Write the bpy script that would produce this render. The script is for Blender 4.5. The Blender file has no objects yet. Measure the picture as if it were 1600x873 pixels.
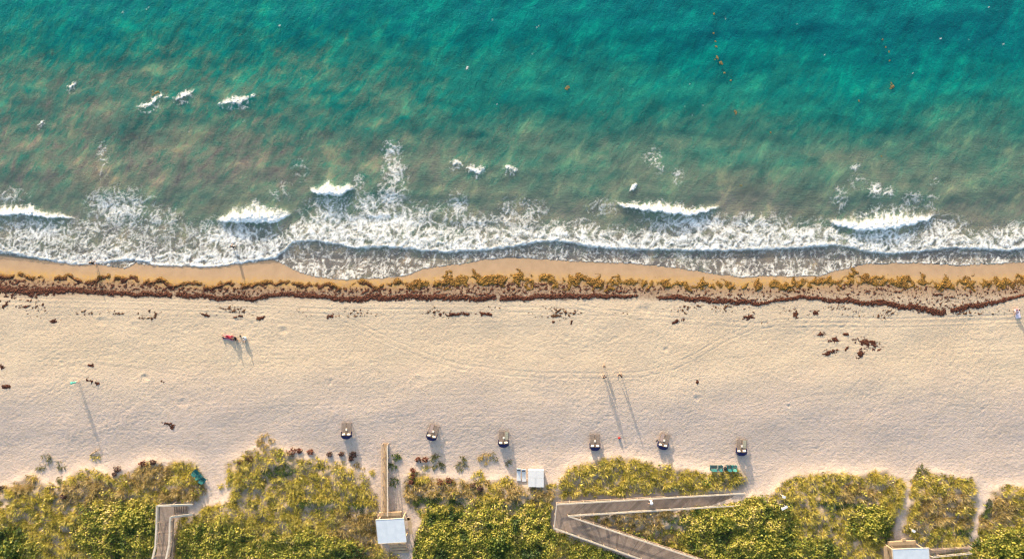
import bpy, math, random
import numpy as np
from mathutils import Vector

# ------------------------------------------------------------------ camera, sky, sun, exposure
scn = bpy.context.scene
col = scn.collection
S = 0.095                      # metres per photo pixel on the sea-level plane
CAM_H = 24.0 / 36.0 * 1600 * S  # camera height of a 24 mm lens
SUN_EL, SUN_AZ = math.radians(8.5), math.radians(-18)

cam_d = bpy.data.cameras.new('camera')
cam_d.lens = 24.0
cam_d.sensor_width = 36.0
cam_d.clip_end = 6000
cam = bpy.data.objects.new('camera', cam_d)
cam.location = (0, 0, CAM_H)
cam.rotation_euler = (0, 0, 0)
col.objects.link(cam)
scn.camera = cam

world = bpy.data.worlds.new('World')
scn.world = world
world.use_nodes = True
wn = world.node_tree.nodes
wbg = wn['Background']
sky = wn.new('ShaderNodeTexSky')
sky.sky_type = 'NISHITA'
sky.sun_disc = False
sky.sun_elevation = SUN_EL
sky.sun_rotation = SUN_AZ
sky.dust_density = 3.0
world.node_tree.links.new(sky.outputs[0], wbg.inputs[0])
wbg.inputs[1].default_value = 0.15

sun_d = bpy.data.lights.new('sun', 'SUN')
sun_d.energy = 2.8
sun_d.angle = math.radians(0.6)
sun_d.color = (1.0, 0.83, 0.62)
sun = bpy.data.objects.new('sun', sun_d)
sdir = Vector((math.sin(SUN_AZ) * math.cos(SUN_EL), math.cos(SUN_AZ) * math.cos(SUN_EL), math.sin(SUN_EL)))
sun.rotation_euler = (-sdir).to_track_quat('-Z', 'Y').to_euler()
sun.location = (-20, 60, 40)
col.objects.link(sun)

vs = scn.view_settings
vs.view_transform = 'Standard'
vs.look = 'None'
vs.gamma = 1.0
vs.exposure = 1.87
vs.use_curve_mapping = False
scn.cycles.max_bounces = 8
scn.cycles.transparent_max_bounces = 12
scn.cycles.filter_width = 1.2

rnd = random.Random(7)
rng = np.random.default_rng(11)

# ------------------------------------------------------------------ numeric helpers
def sstep(a, b, x):
    t = np.clip((x - a) / (b - a), 0, 1)
    return t * t * (3 - 2 * t)

_perm = np.random.default_rng(3).permutation(512).astype(np.int64)
_ga = np.random.default_rng(4).uniform(0, 2 * math.pi, 512)
_gx, _gy = np.cos(_ga), np.sin(_ga)

def perlin(x, y, seed=0):
    x = np.asarray(x, float) + seed * 17.37
    y = np.asarray(y, float) - seed * 31.91
    xi = np.floor(x).astype(np.int64); yi = np.floor(y).astype(np.int64)
    fx = x - xi; fy = y - yi
    u = fx * fx * fx * (fx * (fx * 6 - 15) + 10)
    v = fy * fy * fy * (fy * (fy * 6 - 15) + 10)
    def g(i, j, dx, dy):
        h = _perm[(_perm[i & 511] + j) & 511]
        return _gx[h] * dx + _gy[h] * dy
    a = g(xi, yi, fx, fy); b = g(xi + 1, yi, fx - 1, fy)
    c = g(xi, yi + 1, fx, fy - 1); d = g(xi + 1, yi + 1, fx - 1, fy - 1)
    return (a + u * (b - a) + v * (c - a + u * (a - b - c + d))) * 1.45

def fbm(x, y, octs=3, seed=0, gain=0.5):
    s = 0; a = 1.0; n = 0
    for o in range(octs):
        s = s + a * perlin(x * 2 ** o, y * 2 ** o, seed + o * 5)
        n += a; a *= gain
    return s / n

def lace(x, y, size, seed=0):
    """net of thin threads, 1 on a thread, 0 in a hole"""
    wx = perlin(x / size * 0.55, y / size * 0.55, seed + 1) * 0.75
    wy = perlin(x / size * 0.55, y / size * 0.55, seed + 2) * 0.75
    a = 1 - np.abs(perlin(x / size + wx, y / size + wy, seed + 3)) * 1.9
    b = 1 - np.abs(perlin(x / size * 2.1 + wy * 2, y / size * 2.1 + wx * 2, seed + 4)) * 1.9
    return np.clip(0.62 * a + 0.38 * b, 0, 1)

def lin(points):
    p = np.array(points, float)
    return lambda x: np.interp(x, p[:, 0], p[:, 1])

def inpoly(x, y, poly):
    r = np.zeros(np.shape(x), bool)
    n = len(poly)
    for i in range(n):
        x0, y0 = poly[i]; x1, y1 = poly[(i + 1) % n]
        if y0 == y1: continue
        c = ((y0 > y) != (y1 > y)) & (x < (x1 - x0) * (y - y0) / (y1 - y0) + x0)
        r ^= c
    return r

def polydist(x, y, pts):
    d = np.full(np.shape(x), 1e9)
    for (x0, y0), (x1, y1) in zip(pts[:-1], pts[1:]):
        dx, dy = x1 - x0, y1 - y0
        t = np.clip(((x - x0) * dx + (y - y0) * dy) / (dx * dx + dy * dy), 0, 1)
        d = np.minimum(d, np.hypot(x - x0 - t * dx, y - y0 - t * dy))
    return d

def blur(a, sig):
    r = int(sig * 3); k = np.exp(-0.5 * (np.arange(-r, r + 1) / sig) ** 2); k /= k.sum()
    a = np.apply_along_axis(lambda m: np.convolve(np.pad(m, r, 'edge'), k, 'valid'), 0, a)
    return np.apply_along_axis(lambda m: np.convolve(np.pad(m, r, 'edge'), k, 'valid'), 1, a)

# ------------------------------------------------------------------ the lie of the land (photo rows and columns at ground level)
PATCH = {
 'a': [(-90,775),(0,764),(30,752),(45,740),(60,752),(90,762),(108,745),(125,733),(160,738),(180,748),(203,738),(225,722),(248,719),(260,730),(268,720),(300,722),(309,732),(314,748),(319,765),(314,782),(303,783),(250,786),(244,800),(239,870),(235,960),(-90,960)],
 'b': [(268,960),(270,880),(274,830),(279,808),(306,805),(322,790),(350,786),(358,788),(359,760),(352,738),(350,725),(372,718),(388,704),(412,699),(440,702),(452,708),(470,716),(490,722),(520,726),(550,733),(572,742),(585,770),(592,800),(588,840),(594,856),(622,866),(628,960)],
 'c': [(638,960),(645,860),(650,832),(661,812),(652,800),(640,792),(630,775),(630,755),(640,742),(655,736),(678,746),(700,748),(740,752),(770,750),(800,752),(830,762),(855,760),(862,756),(868,772),(862,786),(860,822),(870,832),(950,862),(1010,884),(1070,960)],
 'd': [(871,778),(875,752),(886,732),(915,722),(960,715),(985,714),(1010,722),(1050,729),(1080,734),(1110,740),(1150,731),(1164,737),(1170,755),(1160,764),(1100,768),(1000,773)],
 'e': [(900,806),(1000,800),(1080,795),(1104,793),(1100,830),(1104,880),(1060,862),(980,833)],
 'f': [(1190,960),(1106,878),(1100,830),(1104,793),(1150,787),(1180,776),(1200,776),(1215,765),(1230,750),(1250,742),(1300,738),(1340,742),(1385,735),(1400,745),(1417,756),(1414,780),(1402,808),(1396,835),(1398,846),(1380,850),(1376,900),(1376,960)],
 'g': [(1414,838),(1420,800),(1425,770),(1430,745),(1445,733),(1470,740),(1500,748),(1520,745),(1529,760),(1526,790),(1521,830),(1515,853),(1450,853)],
 'h': [(1450,960),(1458,868),(1520,860),(1531,835),(1538,800),(1549,765),(1575,758),(1610,765),(1690,765),(1690,960)],
}
RX0, RY0, RST = -120, 600, 2.0
_ru = np.arange(RX0, 1760, RST); _rv = np.arange(RY0, 980, RST)
_RU, _RV = np.meshgrid(_ru, _rv)
_vegm = np.zeros(_RU.shape)
for _p in PATCH.values():
    _vegm = np.maximum(_vegm, inpoly(_RU, _RV, _p).astype(float))
VEGB = blur(_vegm, 5.0)
VEGS = blur(_vegm, 1.0)

def raster(R, u, v):
    x = np.clip((u - RX0) / RST, 0, R.shape[1] - 1.01); y = np.clip((v - RY0) / RST, 0, R.shape[0] - 1.01)
    i = x.astype(int); j = y.astype(int); fx = x - i; fy = y - j
    return (R[j, i] * (1 - fx) + R[j, i + 1] * fx) * (1 - fy) + (R[j + 1, i] * (1 - fx) + R[j + 1, i + 1] * fx) * fy

_pv = np.arange(-900, 1300, 1.0)
_pz = np.interp(_pv, [-900,-600,0,100,200,300,360,390,405,425,450,470,520,600,640,700,740,800,900,1300],
                [-7,-6,-4.4,-3.3,-2.3,-1.15,-0.55,-0.2,0.0,0.28,0.7,0.92,1.15,1.66,1.74,1.62,1.78,2.2,2.6,3.0])
_k = np.exp(-0.5 * (np.arange(-36, 37) / 11.0) ** 2); _k /= _k.sum()
_pz = np.convolve(np.pad(_pz, 36, 'edge'), _k, 'valid')

def img(X, Y, z):
    f = CAM_H / (CAM_H - z)
    return 800 + X / S * f, 436.5 - Y / S * f

def T(X, Y):
    X = np.asarray(X, float); Y = np.asarray(Y, float)
    v = 436.5 - Y / S
    z = np.interp(v, _pv, _pz)
    land = sstep(440, 500, v); sea = sstep(380, 250, v)
    z = z + land * 0.10 * fbm(X / 9, Y / 6, 2, 21) + sea * 0.45 * fbm(X / 14, Y / 7, 2, 22)
    zc = np.clip(z, -1, 6)
    u2, v2 = img(X, Y, zc + 0.5)
    m = raster(VEGB, u2, v2) * (v2 > 610)
    z = z + m * (0.42 + 0.22 * perlin(X / 5, Y / 5, 23)) + np.clip(m * 1.6 - 0.4, 0, 1) * (0.22 * perlin(X / 1.7, Y / 1.5, 24) + 0.10 * perlin(X / 0.8, Y / 0.8, 25))
    return z

def P(px, py, h=None):
    """photo pixel -> ground point; h lifts the point above the ground"""
    px = np.asarray(px, float); py = np.asarray(py, float)
    z = np.zeros(px.shape)
    for _ in range(5):
        f = (CAM_H - z - (h or 0)) / CAM_H
        X = (px - 800) * S * f; Y = (436.5 - py) * S * f
        z = T(X, Y)
    return X, Y, z

def PZ(px, py, z):
    f = (CAM_H - z) / CAM_H
    return ((px - 800) * S * f, (436.5 - py) * S * f, z)

def PV(px, py, h=None):
    X, Y, z = P(px, py, h)
    return Vector((float(X), float(Y), float(z)))

# ------------------------------------------------------------------ mesh and object helpers
def np_mesh(name, co, faces, attrs=None, smooth=True, colors=None):
    """co (n,3); faces list of int arrays (m,k)"""
    me = bpy.data.meshes.new(name)
    co = np.asarray(co, np.float32)
    me.vertices.add(len(co)); me.vertices.foreach_set('co', co.ravel())
    li = np.concatenate([f.ravel() for f in faces]).astype(np.int32)
    cnt = np.concatenate([np.full(len(f), f.shape[1]) for f in faces])
    st = np.concatenate([[0], np.cumsum(cnt)[:-1]]).astype(np.int32)
    me.loops.add(len(li)); me.loops.foreach_set('vertex_index', li)
    me.polygons.add(len(cnt)); me.polygons.foreach_set('loop_start', st)
    me.polygons.foreach_set('use_smooth', np.full(len(cnt), smooth))
    for k, a in (attrs or {}).items():
        at = me.attributes.new(k, 'FLOAT', 'POINT')
        at.data.foreach_set('value', np.asarray(a, np.float32).ravel())
    me.update(calc_edges=True)
    return me

def link(name, me, mat=None, parent=None, loc=None, rotz=None):
    o = bpy.data.objects.new(name, me)
    if me is not None and mat is not None and not me.materials:
        me.materials.append(mat)
    col.objects.link(o)
    if parent is not None: o.parent = parent
    if loc is not None: o.location = loc
    if rotz is not None: o.rotation_euler = (0, 0, rotz)
    return o

def tag(o, label=None, cat=None, group=None, kind=None):
    if label: o['label'] = label
    if cat: o['category'] = cat
    if group: o['group'] = group
    if kind: o['kind'] = kind
    return o

def thing(name, label, cat, loc=(0, 0, 0), rotz=0.0, group=None):
    o = bpy.data.objects.new(name, None)
    o.empty_display_size = 0.2
    col.objects.link(o)
    o.location = loc; o.rotation_euler = (0, 0, rotz)
    return tag(o, label, cat, group)

class MB:
    def __init__(s): s.v = []; s.f = []
    def add(s, vv, ff):
        n = len(s.v); s.v += [tuple(p) for p in vv]; s.f += [tuple(i + n for i in q) for q in ff]; return s
    def hexa(s, b, t):
        return s.add(list(b) + list(t), [(3,2,1,0),(4,5,6,7),(0,1,5,4),(1,2,6,5),(2,3,7,6),(3,0,4,7)])
    def box(s, c, d, rot=None):
        x, y, z = d[0] / 2, d[1] / 2, d[2] / 2
        vv = [Vector(p) for p in ((-x,-y,-z),(x,-y,-z),(x,y,-z),(-x,y,-z),(-x,-y,z),(x,-y,z),(x,y,z),(-x,y,z))]
        if rot is not None: vv = [rot @ p for p in vv]
        return s.hexa([p + Vector(c) for p in vv[:4]], [p + Vector(c) for p in vv[4:]])
    def beam(s, a, b, w, h):
        a = Vector(a); b = Vector(b); d = (b - a).normalized()
        sd = d.cross(Vector((0, 0, 1)))
        sd = Vector((1, 0, 0)) if sd.length < 1e-4 else sd.normalized()
        up = sd.cross(d)
        q = [(-1,-1),(1,-1),(1,1),(-1,1)]
        A = [a + sd * (i * w / 2) + up * (j * h / 2) for i, j in q]
        B = [b + sd * (i * w / 2) + up * (j * h / 2) for i, j in q]
        return s.add(A + B, [(0,1,2,3),(7,6,5,4),(0,4,5,1),(1,5,6,2),(2,6,7,3),(3,7,4,0)])
    def tube(s, pts, rad, n=8):
        pts = [Vector(p) for p in pts]; rings = []
        for i, p in enumerate(pts):
            d = (pts[min(i + 1, len(pts) - 1)] - pts[max(i - 1, 0)]).normalized()
            a = d.cross(Vector((0.13, 0.21, 0.97)))
            a = a.normalized() if a.length > 1e-3 else Vector((1, 0, 0))
            b = d.cross(a)
            r = rad[i] if isinstance(rad, (list, tuple)) else rad
            rings.append([p + (a * math.cos(t) + b * math.sin(t)) * r for t in [2 * math.pi * k / n for k in range(n)]])
        base = len(s.v)
        for r in rings: s.v += [tuple(q) for q in r]
        for i in range(len(rings) - 1):
            for k in range(n):
                s.f.append((base + i * n + k, base + i * n + (k + 1) % n, base + (i + 1) * n + (k + 1) % n, base + (i + 1) * n + k))
        s.f.append(tuple(base + k for k in reversed(range(n))))
        s.f.append(tuple(base + (len(rings) - 1) * n + k for k in range(n)))
        return s
    def ball(s, c, r, nu=12, nv=8):
        r = r if isinstance(r, (tuple, list)) else (r, r, r)
        vv = []; ff = []
        for j in range(nv + 1):
            ph = math.pi * j / nv
            for i in range(nu):
                th = 2 * math.pi * i / nu
                vv.append((c[0] + r[0] * math.sin(ph) * math.cos(th), c[1] + r[1] * math.sin(ph) * math.sin(th), c[2] + r[2] * math.cos(ph)))
        for j in range(nv):
            for i in range(nu):
                ff.append((j * nu + i, (j + 1) * nu + i, (j + 1) * nu + (i + 1) % nu, j * nu + (i + 1) % nu))
        return s.add(vv, ff)
    def mesh(s, name, smooth=False):
        me = bpy.data.meshes.new(name); me.from_pydata(s.v, [], s.f); me.update()
        if smooth: me.polygons.foreach_set('use_smooth', [True] * len(me.polygons))
        return me
    def build(s, name, mat, parent=None, smooth=False, loc=None, rotz=None):
        return link(name, s.mesh(name, smooth), mat, parent, loc, rotz)

# ------------------------------------------------------------------ materials
def new_mat(name):
    m = bpy.data.materials.new(name); m.use_nodes = True
    nt = m.node_tree
    return m, nt, nt.nodes['Principled BSDF'], nt.nodes['Material Output']

class NT:
    def __init__(s, nt): s.nt = nt
    def n(s, t, **kw):
        o = s.nt.nodes.new(t)
        for k, v in kw.items(): setattr(o, k, v)
        return o
    def l(s, a, b): s.nt.links.new(a, b)
    def math(s, op, a, b=None, c=None, clamp=False):
        o = s.n('ShaderNodeMath', operation=op, use_clamp=clamp)
        for i, x in enumerate((a, b, c)):
            if x is None: continue
            if isinstance(x, (int, float)): o.inputs[i].default_value = x
            else: s.l(x, o.inputs[i])
        return o.outputs[0]
    def mix(s, f, a, b, blend='MIX'):
        o = s.n('ShaderNodeMix', data_type='RGBA', blend_type=blend)
        for sock, x in ((o.inputs[0], f), (o.inputs[6], a), (o.inputs[7], b)):
            if isinstance(x, (int, float)): sock.default_value = x
            elif isinstance(x, tuple): sock.default_value = (*x, 1)
            else: s.l(x, sock)
        return o.outputs[2]
    def noise(s, vec, scale, detail=3, rough=0.55, dist=0.0):
        o = s.n('ShaderNodeTexNoise')
        o.inputs['Scale'].default_value = scale; o.inputs['Detail'].default_value = detail
        o.inputs['Roughness'].default_value = rough; o.inputs['Distortion'].default_value = dist
        if vec is not None: s.l(vec, o.inputs['Vector'])
        return o.outputs['Fac']
    def mapping(s, vec, scale=(1, 1, 1), rot=(0, 0, 0)):
        o = s.n('ShaderNodeMapping'); o.inputs['Scale'].default_value = scale; o.inputs['Rotation'].default_value = rot
        s.l(vec, o.inputs['Vector']); return o.outputs[0]
    def ramp(s, f, stops, interp='LINEAR'):
        o = s.n('ShaderNodeValToRGB'); o.color_ramp.interpolation = interp
        e = o.color_ramp.elements
        while len(e) < len(stops): e.new(0.5)
        for i, (p, c) in enumerate(stops):
            e[i].position = p; e[i].color = (*c, 1)
        s.l(f, o.inputs[0]); return o.outputs[0]
    def maprange(s, x, a, b, c=0.0, d=1.0):
        o = s.n('ShaderNodeMapRange')
        for i, q in enumerate((a, b, c, d)): o.inputs[i + 1].default_value = q
        s.l(x, o.inputs[0]); return o.outputs[0]
    def attr(s, name):
        return s.n('ShaderNodeAttribute', attribute_name=name).outputs['Fac']
    def bump(s, h, strength, dist):
        o = s.n('ShaderNodeBump'); o.inputs['Strength'].default_value = strength; o.inputs['Distance'].default_value = dist
        s.l(h, o.inputs['Height']); return o.outputs[0]
    def pos(s): return s.n('ShaderNodeNewGeometry').outputs['Position']

def plain(name, c1, c2, scale=4.0, rough=0.7, bump=0.0, stretch=(1, 1, 1), spec=0.3, metallic=0.0):
    m, nt, b, out = new_mat(name); q = NT(nt)
    tc = q.n('ShaderNodeTexCoord').outputs['Object']
    v = q.mapping(tc, stretch)
    f = q.noise(v, scale, 4, 0.65)
    f2 = q.maprange(f, 0.3, 0.7)
    cc = q.mix(f2, c1, c2)
    cc = q.mix(q.math('MULTIPLY', q.attr('tint'), 0.6), cc, tuple(x * 0.55 for x in c1))
    q.l(cc, b.inputs['Base Color'])
    b.inputs['Roughness'].default_value = rough
    b.inputs['Specular IOR Level'].default_value = spec
    b.inputs['Metallic'].default_value = metallic
    if bump: q.l(q.bump(f, 0.6, bump), b.inputs['Normal'])
    return m

def leafy(name, stops, trans=0.35, rough=0.55):
    """leaf colour varies from leaf to leaf by the attribute 'tint'"""
    m, nt, b, out = new_mat(name); q = NT(nt)
    c = q.ramp(q.attr('tint'), stops)
    q.l(c, b.inputs['Base Color']); b.inputs['Roughness'].default_value = rough
    b.inputs['Specular IOR Level'].default_value = 0.25
    tr = q.n('ShaderNodeBsdfTranslucent'); q.l(c, tr.inputs['Color'])
    mx = q.n('ShaderNodeMixShader'); mx.inputs[0].default_value = trans
    q.l(b.outputs[0], mx.inputs[1]); q.l(tr.outputs[0], mx.inputs[2]); q.l(mx.outputs[0], out.inputs[0])
    return m

# --- sand (dry, wet and under the sea)
def sand_material():
    m, nt, b, out = new_mat('sand'); q = NT(nt)
    p = q.pos()
    big = q.noise(p, 0.12, 3, 0.6)
    mid = q.noise(p, 0.9, 4, 0.65)
    fine = q.noise(p, 6.0, 3, 0.7)
    sx = q.n('ShaderNodeSeparateXYZ'); q.l(p, sx.inputs[0])
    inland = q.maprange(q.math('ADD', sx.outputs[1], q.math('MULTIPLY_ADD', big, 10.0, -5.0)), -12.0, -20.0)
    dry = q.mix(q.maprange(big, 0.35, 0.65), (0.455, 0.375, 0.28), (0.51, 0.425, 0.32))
    dry = q.mix(inland, dry, q.mix(q.maprange(big, 0.35, 0.65), (0.46, 0.38, 0.34), (0.50, 0.415, 0.375)))  # inland pink-grey: drier sand tone that also paints the slopes' weaker sun
    dry = q.mix(q.maprange(mid, 0.3, 0.75, 0, 0.55), dry, (0.44, 0.355, 0.275))
    dry = q.mix(q.maprange(fine, 0.50, 0.78, 0, 0.6), dry, (0.33, 0.255, 0.19))
    pock = q.noise(p, 2.4, 3, 0.7, 0.6)
    dry = q.mix(q.maprange(pock, 0.50, 0.70, 0, 0.55), dry, (0.34, 0.265, 0.20))
    wet = q.mix(q.maprange(mid, 0.3, 0.7), (0.27, 0.19, 0.125), (0.33, 0.235, 0.155))
    c = q.mix(q.attr('wet'), dry, wet)
    c = q.mix(q.math('MULTIPLY', q.attr('stain_rust'), q.maprange(q.noise(p, 4.0, 4, 0.7), 0.35, 0.6)), c, (0.13, 0.075, 0.05))
    c = q.mix(q.math('MULTIPLY', q.attr('stain_gold'), q.maprange(q.noise(p, 2.0, 4, 0.7), 0.3, 0.65)), c, (0.42, 0.25, 0.05))
    c = q.mix(q.attr('litter'), c, (0.15, 0.115, 0.05))
    # the sea bed: pale rippled sand, weed and algae patches
    rip = q.n('ShaderNodeTexWave', wave_type='BANDS', bands_direction='Y', wave_profile='SIN')
    rip.inputs['Scale'].default_value = 0.72; rip.inputs['Distortion'].default_value = 5.5
    rip.inputs['Detail'].default_value = 2.0; rip.inputs['Detail Scale'].default_value = 0.55
    q.l(q.mapping(p, (0.55, 1, 0.0), (0, 0, 0.05)), rip.inputs['Vector'])
    patch = q.math('MULTIPLY', q.maprange(q.noise(q.mapping(p, (0.7, 1, 0)), 0.22, 3, 0.6), 0.42, 0.6), q.math('MULTIPLY_ADD', q.attr('algae'), -0.6, 1.0))
    ripf = q.math('MULTIPLY', rip.outputs['Fac'], patch)
    bed = q.mix(ripf, (0.34, 0.33, 0.22), (0.68, 0.62, 0.36))
    al = q.math('MULTIPLY', q.attr('algae'), q.maprange(q.noise(q.mapping(p, (1, 0.55, 0), (0, 0, -0.6)), 0.55, 5, 0.7, 0.6), 0.36, 0.6))
    bed = q.mix(al, bed, (0.075, 0.085, 0.055))
    c = q.mix(q.attr('bed'), c, bed)
    q.l(c, b.inputs['Base Color'])
    r = q.math('MULTIPLY_ADD', q.attr('wet'), -0.45, 0.95)
    q.l(r, b.inputs['Roughness'])
    b.inputs['Specular IOR Level'].default_value = 0.25
    dryness = q.math('SUBTRACT', 1.0, q.math('MAXIMUM', q.attr('wet'), q.attr('bed')), clamp=True)
    hh = q.math('SUBTRACT', q.math('MULTIPLY', q.noise(p, 6.0, 3, 0.6), 0.45), q.math('MULTIPLY', pock, 0.8))
    hgt = q.math('MULTIPLY', hh, q.math('MULTIPLY_ADD', dryness, 0.97, 0.03))
    hgt = q.math('ADD', hgt, q.math('MULTIPLY', q.math('MULTIPLY', ripf, q.attr('bed')), 0.5))
    q.l(q.bump(hgt, 1.0, 0.085), b.inputs['Normal'])
    return m
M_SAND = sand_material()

def water_material():
    m, nt, b, out = new_mat('sea_water'); q = NT(nt)
    p = q.pos()
    dep = q.attr('depth')
    # the body colour of the water column grows with its depth
    big = q.noise(q.mapping(p, (0.5, 1, 0), (0, 0, 0.35)), 0.10, 3, 0.6)
    streak = q.noise(q.mapping(q.mapping(p, (1, 1, 0), (0, 0, 0.75)), (1.0, 0.42, 0)), 0.9, 4, 0.65, 0.5)
    d2 = q.math('ADD', dep, q.math('MULTIPLY_ADD', big, 2.4, -1.2))
    d2 = q.math('ADD', d2, q.math('MULTIPLY', q.math('SUBTRACT', streak, 0.5), q.math('MULTIPLY_ADD', q.attr('murk'), 4.0, 2.4)))
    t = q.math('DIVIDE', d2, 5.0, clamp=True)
    colr = q.ramp(t, [(0.0, (0.36, 0.335, 0.325)), (0.10, (0.30, 0.315, 0.26)), (0.22, (0.20, 0.285, 0.22)), (0.38, (0.085, 0.23, 0.175)),  # shallowest grey: turbid foam water, with sky reflection painted into the colour
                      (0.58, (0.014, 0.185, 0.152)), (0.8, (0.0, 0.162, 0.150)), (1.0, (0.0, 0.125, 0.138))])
    cloudy = q.noise(q.mapping(q.mapping(p, (1, 1, 0), (0, 0, 0.7)), (1.1, 0.55, 0)), 0.32, 5, 0.62, 0.5)
    silt = q.math('MULTIPLY', q.maprange(dep, 2.6, 0.8), q.maprange(q.noise(q.mapping(p, (0.35, 1, 0)), 0.30, 4, 0.6, 0.4), 0.47, 0.66))
    colr = q.mix(q.math('MULTIPLY', silt, 0.5), colr, (0.35, 0.32, 0.235))
    vv = q.n('ShaderNodeMix', data_type='RGBA', blend_type='MULTIPLY'); vv.inputs[0].default_value = 1.0
    q.l(colr, vv.inputs[6]); q.l(q.ramp(cloudy, [(0.34, (0.62, 0.68, 0.74)), (0.46, (0.88, 0.9, 0.92)), (0.55, (1.02, 1.02, 1.0)), (0.66, (1.6, 1.42, 1.2))]), vv.inputs[7]); colr = vv.outputs[2]
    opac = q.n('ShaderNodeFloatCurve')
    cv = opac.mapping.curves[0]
    pts = [(0, 0.30), (0.05, 0.42), (0.2, 0.52), (0.5, 0.74), (0.75, 0.90), (1, 0.97)]  # raised at the shallow end so the painted sky reflection shows
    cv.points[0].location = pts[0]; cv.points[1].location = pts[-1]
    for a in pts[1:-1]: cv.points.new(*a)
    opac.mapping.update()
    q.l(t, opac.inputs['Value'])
    chop = q.noise(q.mapping(p, (1, 0.6, 0), (0, 0, -0.5)), 1.5, 4, 0.6, 0.4)
    rip = q.noise(q.mapping(p, (0.7, 1.3, 0), (0, 0, 0.2)), 4.5, 2, 0.5)
    hgt = q.math('ADD', chop, q.math('MULTIPLY', rip, 0.22))
    nb = q.bump(hgt, 0.6, 0.20)
    df = q.n('ShaderNodeBsdfDiffuse'); q.l(colr, df.inputs['Color']); q.l(nb, df.inputs['Normal'])
    tp = q.n('ShaderNodeBsdfTransparent')
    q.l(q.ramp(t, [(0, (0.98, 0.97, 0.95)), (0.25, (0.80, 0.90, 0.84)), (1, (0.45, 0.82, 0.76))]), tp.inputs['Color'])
    m1 = q.n('ShaderNodeMixShader'); q.l(opac.outputs[0], m1.inputs[0]); q.l(tp.outputs[0], m1.inputs[1]); q.l(df.outputs[0], m1.inputs[2])
    gl = q.n('ShaderNodeBsdfGlossy'); gl.inputs['Roughness'].default_value = 0.12; q.l(nb, gl.inputs['Normal'])
    fr = q.n('ShaderNodeFresnel'); fr.inputs['IOR'].default_value = 1.33; q.l(nb, fr.inputs['Normal'])
    m2 = q.n('ShaderNodeMixShader'); q.l(fr.outputs[0], m2.inputs[0]); q.l(m1.outputs[0], m2.inputs[1]); q.l(gl.outputs[0], m2.inputs[2])
    q.l(m2.outputs[0], out.inputs[0])
    return m
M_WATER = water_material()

def foam_material():
    m, nt, b, out = new_mat('sea_foam'); q = NT(nt)
    p = q.pos()
    f = q.noise(p, 5.0, 4, 0.7)
    b.inputs['Base Color'].default_value = (0.80, 0.81, 0.80, 1)
    b.inputs['Roughness'].default_value = 0.85
    b.inputs['Specular IOR Level'].default_value = 0.1
    q.l(q.bump(f, 0.5, 0.06), b.inputs['Normal'])
    a = q.math('ADD', q.attr('cover'), q.math('MULTIPLY_ADD', f, 0.7, -0.35))
    a = q.maprange(a, 0.02, 0.95, 0.0, 1.0)
    tp = q.n('ShaderNodeBsdfTransparent')
    mx = q.n('ShaderNodeMixShader'); q.l(a, mx.inputs[0]); q.l(tp.outputs[0], mx.inputs[1]); q.l(b.outputs[0], mx.inputs[2])
    q.l(mx.outputs[0], out.inputs[0])
    return m
M_FOAM = foam_material()

M_GRASS = leafy('dune_grass', [(0.0, (0.11, 0.11, 0.02)), (0.35, (0.34, 0.30, 0.05)), (0.7, (0.60, 0.49, 0.095)), (1.0, (0.72, 0.60, 0.22))], 0.4)
M_GRASSBR = leafy('dry_dune_grass', [(0.0, (0.09, 0.07, 0.02)), (0.35, (0.29, 0.215, 0.065)), (0.75, (0.50, 0.37, 0.14)), (1.0, (0.66, 0.52, 0.26))], 0.35)
M_GREEN = leafy('green_dune_grass', [(0.0, (0.03, 0.06, 0.015)), (0.5, (0.075, 0.12, 0.03)), (1.0, (0.17, 0.19, 0.04))], 0.35)
M_GREY = leafy('grey_green_plant', [(0.0, (0.08, 0.085, 0.035)), (0.5, (0.14, 0.14, 0.055)), (1.0, (0.22, 0.20, 0.09))], 0.3)
M_LEAF = leafy('shrub_leaf', [(0.0, (0.022, 0.05, 0.012)), (0.3, (0.09, 0.13, 0.018)), (0.6, (0.27, 0.265, 0.04)), (0.85, (0.45, 0.39, 0.07)), (1.0, (0.58, 0.45, 0.20))], 0.3)
M_RED = leafy('withered_leaf', [(0.0, (0.05, 0.018, 0.014)), (0.6, (0.12, 0.04, 0.025)), (1.0, (0.20, 0.08, 0.04))], 0.2)
M_PURPLE = leafy('dark_withered_leaf', [(0.0, (0.03, 0.018, 0.018)), (0.6, (0.07, 0.035, 0.03)), (1.0, (0.12, 0.07, 0.05))], 0.2)
M_TWIG = plain('twig', (0.12, 0.08, 0.05), (0.2, 0.15, 0.1), 8)

def wrack_material():
    m, nt, b, out = new_mat('seaweed_wrack'); q = NT(nt)
    p = q.pos()
    n = q.noise(p, 5.0, 4, 0.75)
    gold = q.mix(q.maprange(n, 0.38, 0.66), (0.07, 0.036, 0.008), (0.30, 0.175, 0.035))
    rust = q.mix(q.maprange(n, 0.4, 0.75), (0.028, 0.009, 0.006), (0.16, 0.055, 0.03))
    q.l(q.mix(q.attr('age'), gold, rust), b.inputs['Base Color'])
    b.inputs['Roughness'].default_value = 0.8; b.inputs['Specular IOR Level'].default_value = 0.2
    q.l(q.bump(n, 1.0, 0.10), b.inputs['Normal'])
    n2 = q.noise(p, 7.0, 3, 0.7)
    al = q.math('ADD', q.math('MULTIPLY', q.attr('cov'), 2.0), q.math('MULTIPLY_ADD', n2, 3.4, -1.75))
    al = q.maprange(al, 0.0, 0.55)
    tp = q.n('ShaderNodeBsdfTransparent'); mx = q.n('ShaderNodeMixShader')
    q.l(al, mx.inputs[0]); q.l(tp.outputs[0], mx.inputs[1]); q.l(b.outputs[0], mx.inputs[2]); q.l(mx.outputs[0], out.inputs[0])
    return m
M_WRACK = wrack_material()
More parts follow.
